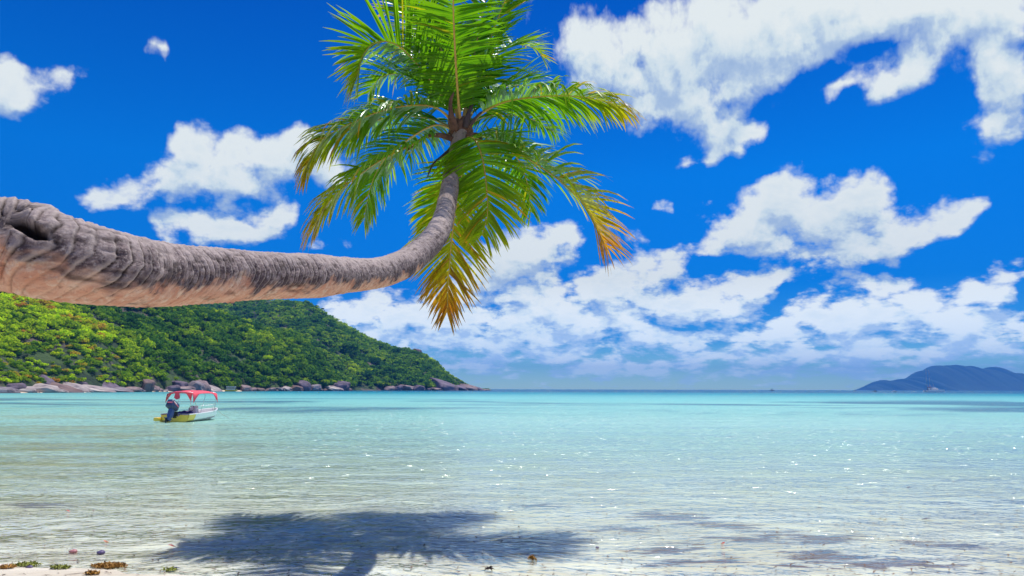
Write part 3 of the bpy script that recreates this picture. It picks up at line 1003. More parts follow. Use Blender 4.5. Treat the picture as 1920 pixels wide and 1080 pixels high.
stub([(852, 245, -.2), (846, 215, -.25), (845, 190, -.25), (852, 170, -.25)], .085, .012, mt_husk, 'spathe')
stub([(872, 240, -.15), (878, 215, -.15), (884, 198, -.1), (888, 183, -.1)], .07, .02, mt_dark, 'spathe')
stub([(850, 262, -.25), (828, 254, -.35), (800, 256, -.45), (775, 272, -.5), (760, 286, -.5)], .05, .016, mt_husk, 'spathe')
stub([(850, 275, -.25), (832, 290, -.35), (812, 308, -.4), (800, 335, -.4)], .028, .012, mt_dark, 'spathe')
stub([(874, 258, -.2), (892, 252, -.3), (905, 262, -.35)], .06, .02, mt_husk, 'spathe')
stub([(880, 236, -.15), (893, 220, -.2), (905, 208, -.2)], .045, .015, mt_dark, 'spathe')
for k in range(9):
    a = k * 0.7
    stub([(862 + 4 * math.cos(a), 262, -.1 * math.cos(k)), (862 + 14 * math.cos(a), 250 - 4 * (k % 3), -.15 * math.cos(k * 2)), (862 + 22 * math.cos(a), 232 - 6 * (k % 3), -.2 * math.cos(k * 2))], .05, .03, mt_husk, 'leaf_base')


# ------------------------------------------------------------------ headland: two wooded slopes
def interp(x, pts):
    xs, ys = zip(*pts)
    return np.interp(x, xs, ys)


def hor(px):                      # horizon row at a column
    d = ray(0, 0)
    return 729.5 + (np.asarray(px) - 960) * math.tan(ROLL)


NEAR = dict(
    shore=[(-900, 190), (-300, 225), (0, 262), (200, 330), (400, 440), (520, 520), (600, 590), (655, 640)],
    crest=[(-900, 420), (0, 520), (300, 620), (440, 660), (600, 690), (655, 660)],
    sky=[(-900, 470), (0, 512), (200, 535), (300, 552), (400, 585), (440, 596), (490, 612), (552, 622), (591, 655), (622, 690), (640, 712), (655, 729)])
FARH = dict(
    shore=[(200, 700), (500, 720), (650, 740), (760, 800), (850, 880), (905, 940), (920, 960)],
    crest=[(200, 1150), (500, 1150), (700, 1120), (850, 1050), (920, 985)],
    sky=[(200, 560), (380, 566), (430, 564), (480, 557), (545, 561), (575, 566), (600, 582), (640, 605), (690, 630), (735, 648), (770, 654), (795, 660), (845, 697), (880, 714), (905, 727), (922, 731)])


def hill_pt(H, px, t, bumpy=True):
    """ground point of a slope at image column px and fraction t from the shore to the crest (t>1: far side)"""
    px = np.asarray(px, float)
    t = np.asarray(t, float)
    r0, r1 = interp(px, H['shore']), interp(px, H['crest'])
    top = (hor(px) - interp(px, H['sky'])) / FPX * r1 + 2.1
    tree = 5.0 if H is NEAR else 6.5
    top = np.maximum(top - tree, 1.5)
    y = r0 + (r1 - r0) * t
    x = (px - 960) / FPX * y
    prof = np.where(t < 1, 1 - (1 - np.clip(t, 0, 1)) ** 1.55, 1 - 0.9 * (t - 1) ** 1.3)
    z = top * prof
    ramp_ = np.clip(t * 9, 0, 1)
    if bumpy:
        z = z + ramp_ * np.clip(1.2 - t, 0, 1) * (0.10 * top * fbm(np.stack([x / 60, y / 60, 0 * x], -1), 3, 33) + 1.8 * fbm(np.stack([x / 14, y / 14, 0 * x], -1), 3, 35) * np.clip(top / 12, 0.1, 1))
    z = z - 2.5 * np.clip(1 - t * 22, 0, 2)
    return x, y * 1.0, z


mt_hill, t, out = material('hill_soil')
b = t.new('ShaderNodeBsdfPrincipled')
geo = t.new('ShaderNodeNewGeometry')
pos = geo.outputs['Position']
k = t.noise(pos, 0.09, 6, 0.65)
c = t.mix(t.mapr(k, 0.42, 0.56), (0.02, 0.045, 0.012), (0.06, 0.11, 0.02))
c = t.mix(t.mapr(t.noise(pos, 0.05, 5, 0.6), 0.52, 0.62), c, (0.15, 0.11, 0.09))
t.put(b.inputs['Base Color'], c)
t.put(b.inputs['Roughness'], 0.9)
t.put(b.inputs['Normal'], t.bump(t.noise(pos, 0.5, 6, 0.7), 1.0, 2.0))
t.put(out.inputs[0], b.outputs[0])


def hill_mesh(name, H, x0, x1, n, label):
    px = np.linspace(x0, x1, n)
    tv = np.concatenate([np.linspace(-0.06, 0.2, 22), np.linspace(0.22, 1.0, 50), np.linspace(1.05, 1.7, 8)])
    PXg, Tg = np.meshgrid(px, tv)
    x, y, z = hill_pt(H, PXg, Tg)
    z = np.where(Tg < 0, -6 + 0 * z, z)
    idx = np.arange(x.size).reshape(x.shape)
    f = np.stack([idx[:-1, :-1], idx[:-1, 1:], idx[1:, 1:], idx[1:, :-1]], -1).reshape(-1, 4)
    return tag(link(name, mesh_np(name, np.stack([x, y, z], -1).reshape(-1, 3), f), mt_hill, smooth=True), label, 'hill', kind='structure')


hill_mesh('near_hill', NEAR, -900, 655, 300, 'nearer wooded hillside rising behind the left shore')
hill_mesh('far_hill', FARH, 200, 922, 220, 'farther wooded ridge running down to the point')

# foliage: clouds of small leaf cards around lumpy crowns
mt_tree, t, out = material('tree_leaves')
hu = attr(t, 'hue')
vv = attr(t, 'vary')
c = t.ramp(hu, [(0.0, (0.014, 0.052, 0.026)), (0.3, (0.034, 0.105, 0.022)), (0.5, (0.085, 0.185, 0.016)), (0.72, (0.20, 0.31, 0.014)), (0.88, (0.30, 0.46, 0.010)), (1.0, (0.26, 0.17, 0.04))])
c = t.mix(1.0, c, (1.65, 1.38, 1.0), 'MULTIPLY')
c = t.mix(t.mapr(vv, 0, 1, 0, 0.5), c, t.mix(1.0, c, (2.0, 1.75, 1.3), 'MULTIPLY'))
df = t.new('ShaderNodeBsdfDiffuse')
t.put(df.inputs[0], c)
tl = t.new('ShaderNodeBsdfTranslucent')
t.put(tl.inputs[0], t.mix(1.0, c, (1.3, 1.5, 0.7), 'MULTIPLY'))
mx = t.new('ShaderNodeMixShader')
mx.inputs[0].default_value = 0.35
t.l.new(df.outputs[0], mx.inputs[1])
t.l.new(tl.outputs[0], mx.inputs[2])
t.l.new(mx.outputs[0], out.inputs[0])
mt_trunk = principled('tree_bark', (0.16, 0.12, 0.09), 0.9, vary=0.3, nscale=2)


def crown_proto(seed, n=150, flat=0.62, leaf=0.17, nl=9):
    """unit crown: leaf quads scattered over several lobes"""
    rg = np.random.default_rng(seed)
    lob = []
    for k in range(nl):
        a = rg.uniform(0, 2 * np.pi)
        r_ = rg.uniform(0.15, 0.62)
        lob.append((r_ * math.cos(a), r_ * math.sin(a), rg.uniform(-0.15, 0.45) * flat, rg.uniform(0.30, 0.5)))
    lob.append((0, 0, 0.2 * flat, 0.55))
    V_, F_, vy = [], [], []
    for i in range(n):
        cx, cy, cz, r_ = lob[rg.integers(len(lob))]
        d = rg.normal(size=3)
        d /= np.linalg.norm(d)
        if d[2] < -0.3:
            d[2] = -d[2]
        p = np.array([cx, cy, cz]) + d * r_ * rg.uniform(0.75, 1.05) * np.array([1, 1, flat * 1.25])
        nrm_ = d + rg.normal(0, 0.55, 3)
        nrm_ /= np.linalg.norm(nrm_)
        u1 = np.cross(nrm_, rg.normal(size=3))
        u1 /= np.linalg.norm(u1)
        u2 = np.cross(nrm_, u1)
        s1 = leaf * rg.uniform(0.6, 1.3)
        s2 = s1 * rg.uniform(0.5, 0.9)
        b0 = len(V_)
        V_ += [p - u1 * s1, p - u2 * s2 + nrm_ * .02, p + u1 * s1, p + u2 * s2 + nrm_ * .02]
        F_.append((b0, b0 + 1, b0 + 2, b0 + 3))
        q = rg.random()
        vy += [q] * 4
    return np.array(V_), np.array(F_), np.array(vy)


PROT = [crown_proto(s_0, n=150) for s_0 in range(10)]
PROTF = [crown_proto(50 + s_0, n=90, leaf=0.21) for s_0 in range(8)]


def merge_crowns(name, items, prots, label, cat):
    vs, fs, hs, vy, n = [], [], [], [], 0
    for (x, y, z, r, h, hue, k, rot) in items:
        V_, F_, q = prots[k % len(prots)]
        c_, s0 = math.cos(rot), math.sin(rot)
        W = np.stack([(V_[:, 0] * c_ - V_[:, 1] * s0) * r + x, (V_[:, 0] * s0 + V_[:, 1] * c_) * r + y, V_[:, 2] * h + z], 1)
        vs.append(W)
        fs.append(F_ + n)
        hs.append(np.full(len(W), hue) + 0.06 * (q - 0.5))
        vy.append(q)
        n += len(W)
    me = mesh_np(name, np.vstack(vs), np.vstack(fs), {'hue': np.clip(np.concatenate(hs), 0, 1), 'vary': np.concatenate(vy)})
    return tag(link(name, me, mt_tree), label, cat, kind='stuff')


def hue_near(px, t, n_):
    h_ = 0.52 + 0.28 * n_
    # lime belt running down to the right across the slope
    py = 590 + (px - 0) * 0.40
    rr = hor(px) - (hor(px) - interp(px, NEAR['sky'])) * (1 - (1 - t) ** 1.55) * (interp(px, NEAR['crest']) / (interp(px, NEAR['shore']) + (interp(px, NEAR['crest']) - interp(px, NEAR['shore'])) * t)) ** 0
    dd = rr - py
    belt = np.exp(-(dd / 20) ** 2) * np.clip((240 - px) / 60, 0, 1)
    h_ = h_ + 0.36 * belt
    h_ = h_ + np.clip((dd - 15) / 60, 0, 0.20) * np.clip((330 - px) / 100, 0, 1)
    h_ = h_ - np.clip((-dd - 20) / 60, 0, 0.15)
    h_ = h_ + 0.14 * np.exp(-((px - 500) / 90) ** 2) * np.exp(-((rr - 650) / 30) ** 2)
    return h_


rg = np.random.default_rng(3)
items = []
cnt = 0
while cnt < 3600:
    px = rg.uniform(-700, 652)
    t_ = rg.random() ** 1.15 * 1.04
    r0, r1 = float(interp(px, NEAR['shore'])), float(interp(px, NEAR['crest']))
    x, y, z = (float(q) for q in hill_pt(NEAR, px, t_))
    if t_ < 0.035:
        continue
    nn = float(fbm(np.array([[x / 26, y / 26, 0.5]]), 3, 77)[0])
    rocky = 1.0 if (px < 235 and t_ < 0.16) else 0.0
    if rocky and rg.random() < 0.30:
        continue
    if px < -60 and rg.random() < 0.75:
        continue
    r = rg.uniform(3.0, 6.6) * (0.75 if t_ < 0.12 else 1.0) * (0.75 if px < 235 else 1) * (1 + 0.25 * nn)
    if rocky:
        r *= 0.6
    hue = float(hue_near(px, t_, nn)) + rg.normal(0, 0.11)
    items.append((x, y, z + r * 0.30, r, r * rg.uniform(0.75, 1.3), hue, int(rg.integers(99)), rg.uniform(0, 6.3)))
    cnt += 1
for i in range(900):
    px = rg.uniform(-120, 245)
    t_ = rg.uniform(0.03, 0.34)
    x, y, z = (float(q) for q in hill_pt(NEAR, px, t_))
    nn = float(fbm(np.array([[x / 12, y / 12, 2.5]]), 2, 79)[0])
    if nn < -0.22:
        continue
    r = rg.uniform(1.1, 2.9)
    hue = 0.52 + 0.30 * nn + rg.normal(0, 0.12)
    if rg.random() < 0.10:
        hue = 0.97
    items.append((x, y, z + r * 0.3, r, r * rg.uniform(0.7, 1.1), hue, int(rg.integers(99)), rg.uniform(0, 6.3)))
merge_crowns('forest', items, PROT, 'dense bright and mid green forest covering the nearer hillside', 'forest')
items = []
for i in range(3000):
    px = rg.uniform(330, 918)
    t_ = rg.random() ** 1.1 * 1.05
    if t_ < 0.03:
        continue
    x, y, z = (float(q) for q in hill_pt(FARH, px, t_))
    nn = float(fbm(np.array([[x / 45, y / 45, 0.5]]), 3, 78)[0])
    top = float(interp(px, FARH['sky']))
    sm = np.clip((hor(px) - top) / 60, 0.25, 1)
    r = rg.uniform(4.0, 9.5) * (1 + 0.2 * nn) * (1.0 if t_ < 0.8 else 0.7) * sm
    hue = 0.42 + 0.30 * nn + rg.normal(0, 0.09) + 0.30 * np.clip((t_ - 0.72) / 0.3, 0, 1)
    items.append((x, y, z + r * 0.3, r, r * rg.uniform(0.75, 1.15), hue, int(rg.integers(99)), rg.uniform(0, 6.3)))
merge_crowns('forest', items, PROTF, 'darker blue green forest covering the farther ridge', 'forest')


# single trees that stand out by their shape, with trunk and crown
def tree(H, px, t_, r, h, hue, seed, label, cat='tree', n=520, flat=0.62):
    x, y, z = (float(q) for q in hill_pt(H, px, t_))
    root = empty('tree', (x, y, z - 0.3), 0, label, cat, 'single trees standing out of the headland forest')
    V_, F_, q = crown_proto(seed, n=n, flat=flat, leaf=0.10, nl=14)
    W = V_ * np.array([r, r, r]) + np.array([0, 0, h])
    link('crown', mesh_np('crown', W, F_, {'hue': np.clip(hue + 0.08 * (q - .5), 0, 1), 'vary': q}), mt_tree, root)
    v, f = [], []
    paths = [([(0, 0, -0.5), (0.05 * r, 0, h * .45), (0, 0.04 * r, h * 0.95)], [r * .07, r * .05, r * .035], (1, 0, 0))]
    for k in range(4):
        a = k * 1.6 + seed
        paths.append(([(0, 0, h * .5), (r * .25 * math.cos(a), r * .25 * math.sin(a), h * .75), (r * .5 * math.cos(a), r * .5 * math.sin(a), h * 1.02)], [r * .035, r * .028, r * .012], (0.3, 0.2, 1)))
    tubes('trunk', paths, mt_trunk, root, 6)
    return root


TREES = [
    (FARH, 655, .30, 26, 9, .34, 'broad olive green dome shaped tree behind the right end of the nearer slope'),
    (FARH, 690, .10, 20, 8, .20, 'dark green rounded tree low on the ridge, just right of the boulder pile'),
    (FARH, 705, .24, 16, 9, .18, 'small dark round tree beside the broad olive dome on the ridge'),
    (FARH, 745, .60, 17, 8, .22, 'dark flat topped tree on the skyline near the middle of the ridge'),
    (FARH, 735, .14, 17, 9, .32, 'bright topped spreading tree on the lower ridge above the far boulders'),
    (FARH, 778, .66, 12, 7, .26, 'dark bushy tree on the skyline left of the bare rock knob'),
    (FARH, 603, .985, 6, 9, .14, 'small dark tree poking above the skyline high on the ridge'),
    (FARH, 592, .99, 8, 7, .24, 'flat umbrella shaped tree on the highest visible skyline'),
    (NEAR, 612, .06, 7.5, 5, .66, 'yellow green round tree right above the pale slanting boulder'),
    (NEAR, 628, .12, 6, 6, .74, 'lime green tree at the right foot of the nearer slope'),
    (NEAR, 268, .05, 4.2, 3.2, .72, 'lime bush at the shore left of the upright brown boulder'),
    (NEAR, 350, .07, 6.5, 4.5, .46, 'grey green rounded tree above the slab boulders behind the red canopy'),
    (NEAR, 310, .08, 6.0, 4.5, .55, 'green spreading tree above the upright brown boulder'),
    (NEAR, 400, .05, 6.0, 5.0, .28, 'dark green tree overhanging the shore left of the yellow boat'),
    (NEAR, 470, .05, 6.5, 5.0, .34, 'mid green tree overhanging the shore right of the yellow boat'),
    (NEAR, 440, .07, 7.0, 6.0, .20, 'darkest shore tree directly behind the yellow boat'),
    (NEAR, 505, .26, 7.0, 6.0, .80, 'bright lime tree halfway up the nearer slope toward its right end'),
    (NEAR, 150, .30, 4.5, 4.5, .84, 'bright lime tree in the middle of the pale green belt'),
    (NEAR, 55, .33, 4.0, 4.0, .86, 'yellow lime tree at the upper left of the pale green belt'),
    (NEAR, 205, .26, 4.2, 4.2, .82, 'lime tree at the lower right end of the pale green belt'),
    (NEAR, 55, .13, 3.4, 3.0, .50, 'bushy green tree above the bare slabs near the left edge'),
    (NEAR, 118, .12, 3.0, 2.6, .74, 'yellowish scrub tree between the bare purple rocks'),
]
for i, (H, px, t_, r, h, hue, lb) in enumerate(TREES):
    tree(H, px, t_, r * 0.62, h * 0.9, hue, 200 + i, lb)


# slender coconut palms among the trees of the shore
def small_palm(H, px, t_, h, seed, label):
    x, y, z = (float(q) for q in hill_pt(H, px, t_))
    rg = np.random.default_rng(seed)
    root = empty('shore_palm', (x, y, z - 0.3), 0, label, 'palm tree', 'slender palms at the far shore')
    tubes('trunk', [([(0, 0, -.5), (.3, 0, h * .5), (.1, 0, h)], [.28, .22, .16], (0, 1, 0))], mt_trunk, root, 6)
    vs, fs, hs = [], [], []
    n = 0
    for k in range(16):
        a = k * 2.4 + rg.uniform(-.2, .2)
        e = rg.uniform(-0.1, 1.0)
        p = np.array([.1, 0, h])
        d = np.array([math.cos(a) * math.cos(e), math.sin(a) * math.cos(e), math.sin(e)])
        sd = np.array([-math.sin(a), math.cos(a), 0])
        row = []
        for q in range(7):
            wv_ = 0.75 * math.sin(math.pi * min(1, (q + .6) / 6.6))
            vs += [p + sd * wv_ - np.array([0, 0, .45 * wv_]), p, p - sd * wv_ - np.array([0, 0, .45 * wv_])]
            if q:
                fs += [(n - 3, n - 2, n + 1, n), (n - 2, n - 1, n + 2, n + 1)]
            n += 3
            p = p + d * .62
            d = d + np.array([0, 0, -.22])
            d /= np.linalg.norm(d)
    me = mesh_np('crown', np.array(vs), np.array(fs), {'hue': np.full(n, .55), 'vary': np.random.default_rng(seed).random(n)})
    link('crown', me, mt_tree, root)


small_palm(NEAR, 577, .03, 8.5, 1, 'pale feathery palm above the boulders at the right foot of the nearer slope')
small_palm(NEAR, 512, .035, 7.5, 2, 'small palm leaning over the boulders right of the yellow boat')
small_palm(FARH, 681, .05, 15, 3, 'tall dark palm at the shore just right of the nearer slope')
small_palm(FARH, 727, .03, 13, 4, 'feathery palm above the first boulders of the far shore')

# ------------------------------------------------------------------ granite
mt_rock, t, out = material('granite')
b = t.new('ShaderNodeBsdfPrincipled')
tc_ = t.new('ShaderNodeTexCoord')
ob = tc_.outputs['Object']
oi = t.new('ShaderNodeObjectInfo')
pl = oi.outputs['Color']
k = t.noise(ob, 0.55, 6, 0.65)
c = t.mix(t.mapr(k, 0.38, 0.6), t.mix(1.0, pl, (0.42, 0.36, 0.42), 'MULTIPLY'), pl)
strk = t.noise(t.scalev(ob, (1.2, 1.2, 0.16)), 1.4, 5, 0.65)
c = t.mix(t.mapr(strk, 0.54, 0.66, 0, 0.7), c, (0.07, 0.05, 0.06))
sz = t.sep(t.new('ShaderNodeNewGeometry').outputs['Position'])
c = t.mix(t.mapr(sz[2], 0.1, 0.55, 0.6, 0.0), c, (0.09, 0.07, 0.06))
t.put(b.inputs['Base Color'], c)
t.put(b.inputs['Roughness'], 0.85)
t.put(b.inputs['Normal'], t.bump(t.noise(ob, 1.6, 7, 0.68), 1.0, 0.35))
t.put(out.inputs[0], b.outputs[0])

ROCKP = []
for s0 in range(9):
    bm = bmesh.new()
    bmesh.ops.create_icosphere(bm, subdivisions=4, radius=1.0)
    co = np.array([v.co[:] for v in bm.verts])
    d = co + 0
    r_ = 1 + 0.30 * fbm(d * 1.1 + s0 * 7, 2, s0) + 0.13 * fbm(d * 3.0 + s0 * 3, 4, s0 + 20)
    # cut a few flat faces like split granite
    rg0 = np.random.default_rng(s0)
    W = d * r_[:, None]
    for q in range(7):
        nv = rg0.normal(size=3)
        nv /= np.linalg.norm(nv)
        dd = W @ nv - rg0.uniform(0.55, 0.85)
        W = W - np.clip(dd, 0, None)[:, None] * nv * 0.88
    for v, w_ in zip(bm.verts, W):
        v.co = w_
    me = bpy.data.meshes.new('boulder')
    bm.to_mesh(me)
    bm.free()
    me.materials.append(mt_rock)
    me.polygons.foreach_set('use_smooth', np.ones(len(me.polygons), bool))
    ROCKP.append(me)

PALE, PINK, PURP, BROWN, GREY = (.52, .45, .40), (.36, .26, .24), (.20, .15, .19), (.26, .17, .14), (.32, .28, .29)


def boulder(px, dist_, wpx, hpx, color, seed, label, group, tilt=0.0, up_=0.0, depth=1.0, name='boulder', rz=None):
    """px column, distance; size given as seen (width, height above its base) in photograph pixels"""
    s_w = wpx * (1.22 if name == 'boulder' else 1.0) / FPX * dist_ / 2
    s_h = hpx / FPX * dist_
    x = (px - 960) / FPX * dist_
    o = bpy.data.objects.new(name, ROCKP[seed % len(ROCKP)])
    col.objects.link(o)
    o.location = (x, dist_, up_ + s_h * 0.26)
    o.scale = (s_w * 1.15, s_w * depth * 1.15, s_h * 0.62)
    o.rotation_euler = (0, R(tilt), 0) if rz is None else (0, R(tilt), rz)
    o.color = (*color, 1)
    return tag(o, label, 'boulder' if 'slab' not in name else 'rock slab', group)


def dn(px, extra=0):
    return float(interp(px, NEAR['shore'])) + extra


def df_(px, extra=0):
    return float(interp(px, FARH['shore'])) + extra


g1 = 'bare rock slabs on the left shore'
BIG = [
    (8, -2, 62, 16, GREY, 12, 'large grey rounded slab at the water on the left edge of the shore', 0),
    (52, 3, 60, 16, PALE, 10, 'pale sunlit slab beside the rounded grey slab at the left edge', 4),
    (95, 2, 80, 17, PALE, 14, 'wide pale sunlit slab sloping into the water in the left group', 8),
    (122, -1, 74, 17, BROWN, 22, 'long brown slab slanting down to the right, darkest of the left shore slabs', 14),
    (152, 5, 60, 20, PALE, 16, 'pale grey slab leaning against the long brown slab', 20),
    (185, 2, 74, 16, PALE, 13, 'pale slab in the middle of the row with dark cracks', 12),
    (222, 3, 66, 15, GREY, 12, 'grey white slab at the right end of the left slab row', 12),
    (258, 2, 34, 12, PINK, 10, 'low pinkish rock between the slab row and the upright boulder', 0),
    (30, 9, 52, 26, PURP, 5, 'dark purple rock face above the slabs near the left edge', 8),
    (88, 12, 50, 34, PURP, 7, 'purple rock face in the middle of the scrub above the slabs', 25),
    (205, 11, 56, 27, PURP, 8, 'purple grey rock above the pale slabs, nearest to the upright boulder', 25),
    (150, 16, 44, 33, PURP, 3, 'dark rock outcrop high in the scrub above the slab row', 20),
]
for i, (px, ex, wd, ht, colr, sd, lb, tl) in enumerate(BIG):
    boulder(px, dn(px, ex), wd, ht, colr, sd + i, lb, g1, tl, depth=.8, name='rock_slab')
g2 = 'granite boulders behind the red canopied boat'
MID = [
    (284, 0, 20, 27, BROWN, 1, 'upright brown pointed boulder on the sand strip left of the red canopy', 10),
    (297, 0, 18, 15, PINK, 2, 'pink boulder leaning on the upright brown boulder', 30),
    (306, 1, 12, 9, PINK, 3, 'small pink boulder just above the left corner of the red canopy', 0),
    (328, 3, 26, 16, PURP, 4, 'dark grey boulder at the left end of the pile behind the red canopy', 0),
    (344, 4, 26, 24, PURP, 5, 'tallest dark boulder of the pile behind the red canopy', 0),
    (350, 0, 34, 13, PINK, 6, 'wide pinkish boulder low in front of the pile behind the canopy', 0),
    (372, 1, 26, 22, GREY, 7, 'grey round boulder at the right of the pile behind the canopy', 0),
    (384, 2, 28, 25, PINK, 8, 'steep pinkish boulder leaning right above the canopy end', 28),
    (399, 0, 38, 15, PALE, 9, 'pale slanting slab boulder running into the water right of the canopy', 22),
]
for i, (px, ex, wd, ht, colr, sd, lb, tl) in enumerate(MID):
    boulder(px, dn(px, ex), wd, ht, colr, sd, lb, g2, tl)
g3 = 'granite boulders along the shore right of the yellow boat'
RB = [
    (466, 0, 18, 13, PINK, 1, 'pink boulder closest to the yellow boat on its right', 10),
    (480, 0, 14, 9, PINK, 2, 'low pinkish boulder second to the right of the yellow boat', 0),
    (493, 1, 16, 8, BROWN, 3, 'flat brown boulder between the yellow boat and the palm', 0),
    (512, 0, 16, 9, PINK, 4, 'rounded pink boulder under the small leaning palm', 0),
    (530, 0, 14, 8, GREY, 5, 'small grey white boulder in the middle of the shore row', 0),
    (541, 0, 17, 12, PALE, 6, 'pale pink boulder just left of the brown flat one in the shore row', 15),
    (558, 1, 22, 12, BROWN, 7, 'brown red flat boulder in the middle of the shore row', 0),
    (572, 2, 24, 24, PURP, 8, 'tall dark boulder under the pale feathery palm', 0),
    (580, 0, 16, 10, PINK, 2, 'pink boulder in front of the tall dark one', 0),
    (594, 1, 20, 15, GREY, 1, 'grey rounded boulder left of the pale slanting boulder', 0),
    (625, 0, 36, 14, PALE, 9, 'large pale flat topped boulder slanting to the water near the end of the nearer slope', 12),
    (634, 4, 30, 22, PURP, 4, 'dark brown boulder behind the large pale slanting boulder', 0),
    (648, 1, 22, 22, PURP, 5, 'round dark boulder at the very end of the nearer slope', 0),
    (657, -2, 12, 7, BROWN, 3, 'small brown boulder past the round dark one at the end of the slope', 0),
]
for i, (px, ex, wd, ht, colr, sd, lb, tl) in enumerate(RB):
    boulder(px, dn(px, ex), wd, ht, colr, sd, lb, g3, tl)
g4 = 'granite boulders along the far point'
FB = [
    (736, 0, 16, 11, PINK, 2, 'pinkish boulder at the left start of the far boulder line', 0),
    (748, 1, 16, 13, PURP, 4, 'dark boulder beside the first pinkish one on the far shore', 0),
    (766, 0, 24, 12, PINK, 5, 'large flat pinkish boulder left of the dark cliff on the far shore', 5),
    (786, 1, 20, 12, PURP, 7, 'dark rounded boulder left of the dark cliff', 0),
    (818, 0, 30, 8, PINK, 9, 'long low pink boulder in front of the dark cliff', 3),
    (832, 6, 44, 21, PURP, 1, 'dark cliff like outcrop above the far shore boulders', 18),
    (862, 1, 26, 13, PURP, 6, 'dark grey boulder right of the cliff like outcrop', 10),
    (884, 0, 26, 13, PINK, 2, 'pinkish broken rock near the tip of the point', 18),
    (898, 0, 22, 8, PURP, 3, 'dark rock at the tip of the point', 14),
    (911, 0, 14, 4, PINK, 4, 'last low rock trailing off the tip of the point', 8),
]
for i, (px, ex, wd, ht, colr, sd, lb, tl) in enumerate(FB):
    boulder(px, df_(px, ex), wd, ht, colr, sd, lb, g4, tl)
x, y, z = (float(q) for q in hill_pt(FARH, 783, .93))
o = boulder(783, y, 14, 9, BROWN, 3, 'bare brown rock knob on the skyline of the farther ridge', 'rock knob on the ridge', 0, up_=z + 2.5)
# small fill stones at the foot of the headland, looking alike
rgs = np.random.default_rng(12)
for k in range(34):
    px = rgs.uniform(455, 650)
    boulder(px, dn(px, rgs.uniform(-2, 1)), rgs.uniform(5, 10), rgs.uniform(3, 6), [PINK, GREY, BROWN][k % 3], k, 'small granite stone lying at the foot of the nearer slope', 'small stones at the foot of the nearer slope', name='stone')
for k in range(26):
    px = rgs.uniform(730, 915)
    boulder(px, df_(px, rgs.uniform(-3, 1)), rgs.uniform(5, 10), rgs.uniform(2.5, 5), [PINK, PURP, BROWN][k % 3], k, 'small granite stone lying at the foot of the farther ridge', 'small stones at the foot of the farther ridge', name='stone')
for k in range(18):
    px = rgs.uniform(-10, 330)
    boulder(px, dn(px, rgs.uniform(-2, 1)), rgs.uniform(6, 12), rgs.uniform(3, 6), [PINK, GREY, PALE][k % 3], k, 'small granite stone lying at the foot of the bare slabs', 'small stones at the foot of the slabs', name='stone')

# the thin strip of sand on the far shore
xs, ys, zs = [], [], []
pxs = np.linspace(-300, 460, 120)
rows = []
for k, (ex, zz) in enumerate([(-7, -0.6), (-2.5, 0.16), (3.5, 0.75), (9, 0.9)]):
    dd = interp(pxs, NEAR['shore']) + ex
    rows.append(np.stack([(pxs - 960) / FPX * dd, dd, np.full_like(pxs, zz)], -1))
rows = np.array(rows)
idx = np.arange(rows.shape[0] * rows.shape[1]).reshape(rows.shape[:2])
f = np.stack([idx[:-1, :-1], idx[:-1, 1:], idx[1:, 1:], idx[1:, :-1]], -1).reshape(-1, 4)
mt_strip = principled('shore_sand', (0.66, 0.52, 0.36), 0.9, vary=0.15, nscale=0.2)
tag(link('shore_sand', mesh_np('shore_sand', rows.reshape(-1, 3), f), mt_strip, smooth=True), 'thin strip of yellow sand below the headland rocks', 'beach', kind='structure')

# ------------------------------------------------------------------ blue island on the horizon
ISL_D = 7000.0
prof = [(1612, 731.5), (1618, 729), (1622, 726), (1635, 722), (1648, 717.5), (1665, 716.5), (1680, 715), (1700, 713.5), (1712, 708), (1722, 702), (1728, 697), (1735, 692), (1750, 688.5), (1775, 687.5), (1790, 685.5), (1800, 685), (1812, 688.5), (1825, 693), (1835, 691), (1845, 692.5), (1857, 690), (1868, 694), (1880, 699), (1890, 700), (1905, 704), (1925, 712), (1960, 716), (2010, 720), (2060, 726), (2090, 732.5)]
pxs = np.linspace(1612, 2090, 260)
hts = (hor(pxs) - interp(pxs, prof)) / FPX * ISL_D
hts = np.maximum(hts + 42 * fbm(np.stack([pxs / 7, 0 * pxs, 0 * pxs], -1), 4, 5) * np.clip(hts / 60, 0, 1), 0)
rows = []
for k, v0 in enumerate(np.linspace(0, 1, 26)):
    w_ = math.sin(v0 * math.pi) ** 1.6 if v0 not in (0, 1) else 0
    dd = ISL_D + (v0 - .5) * 1500 * np.clip(hts / 120, 0.1, 1)
    X = (pxs - 960) / FPX * ISL_D
    nzz = fbm(np.stack([X / 260, dd / 260, 0 * X], -1), 4, 91)
    rows.append(np.stack([X, dd, hts * w_ * (1 - 0.25 * abs(nzz) * (abs(v0 - .5) * 2)) - (4 if w_ == 0 else 0)], -1))
rows = np.array(rows)
idx = np.arange(rows.shape[0] * rows.shape[1]).reshape(rows.shape[:2])
f = np.stack([idx[:-1, :-1], idx[:-1, 1:], idx[1:, 1:], idx[1:, :-1]], -1).reshape(-1, 4)
mt_isl = principled('island_forest', (0.03, 0.06, 0.025), 0.9, vary=0.3, nscale=0.004)
tag(link('island', mesh_np('island', rows.reshape(-1, 3), f), mt_isl, smooth=True), 'hazy blue mountainous island on the horizon at the right', 'island', kind='structure')


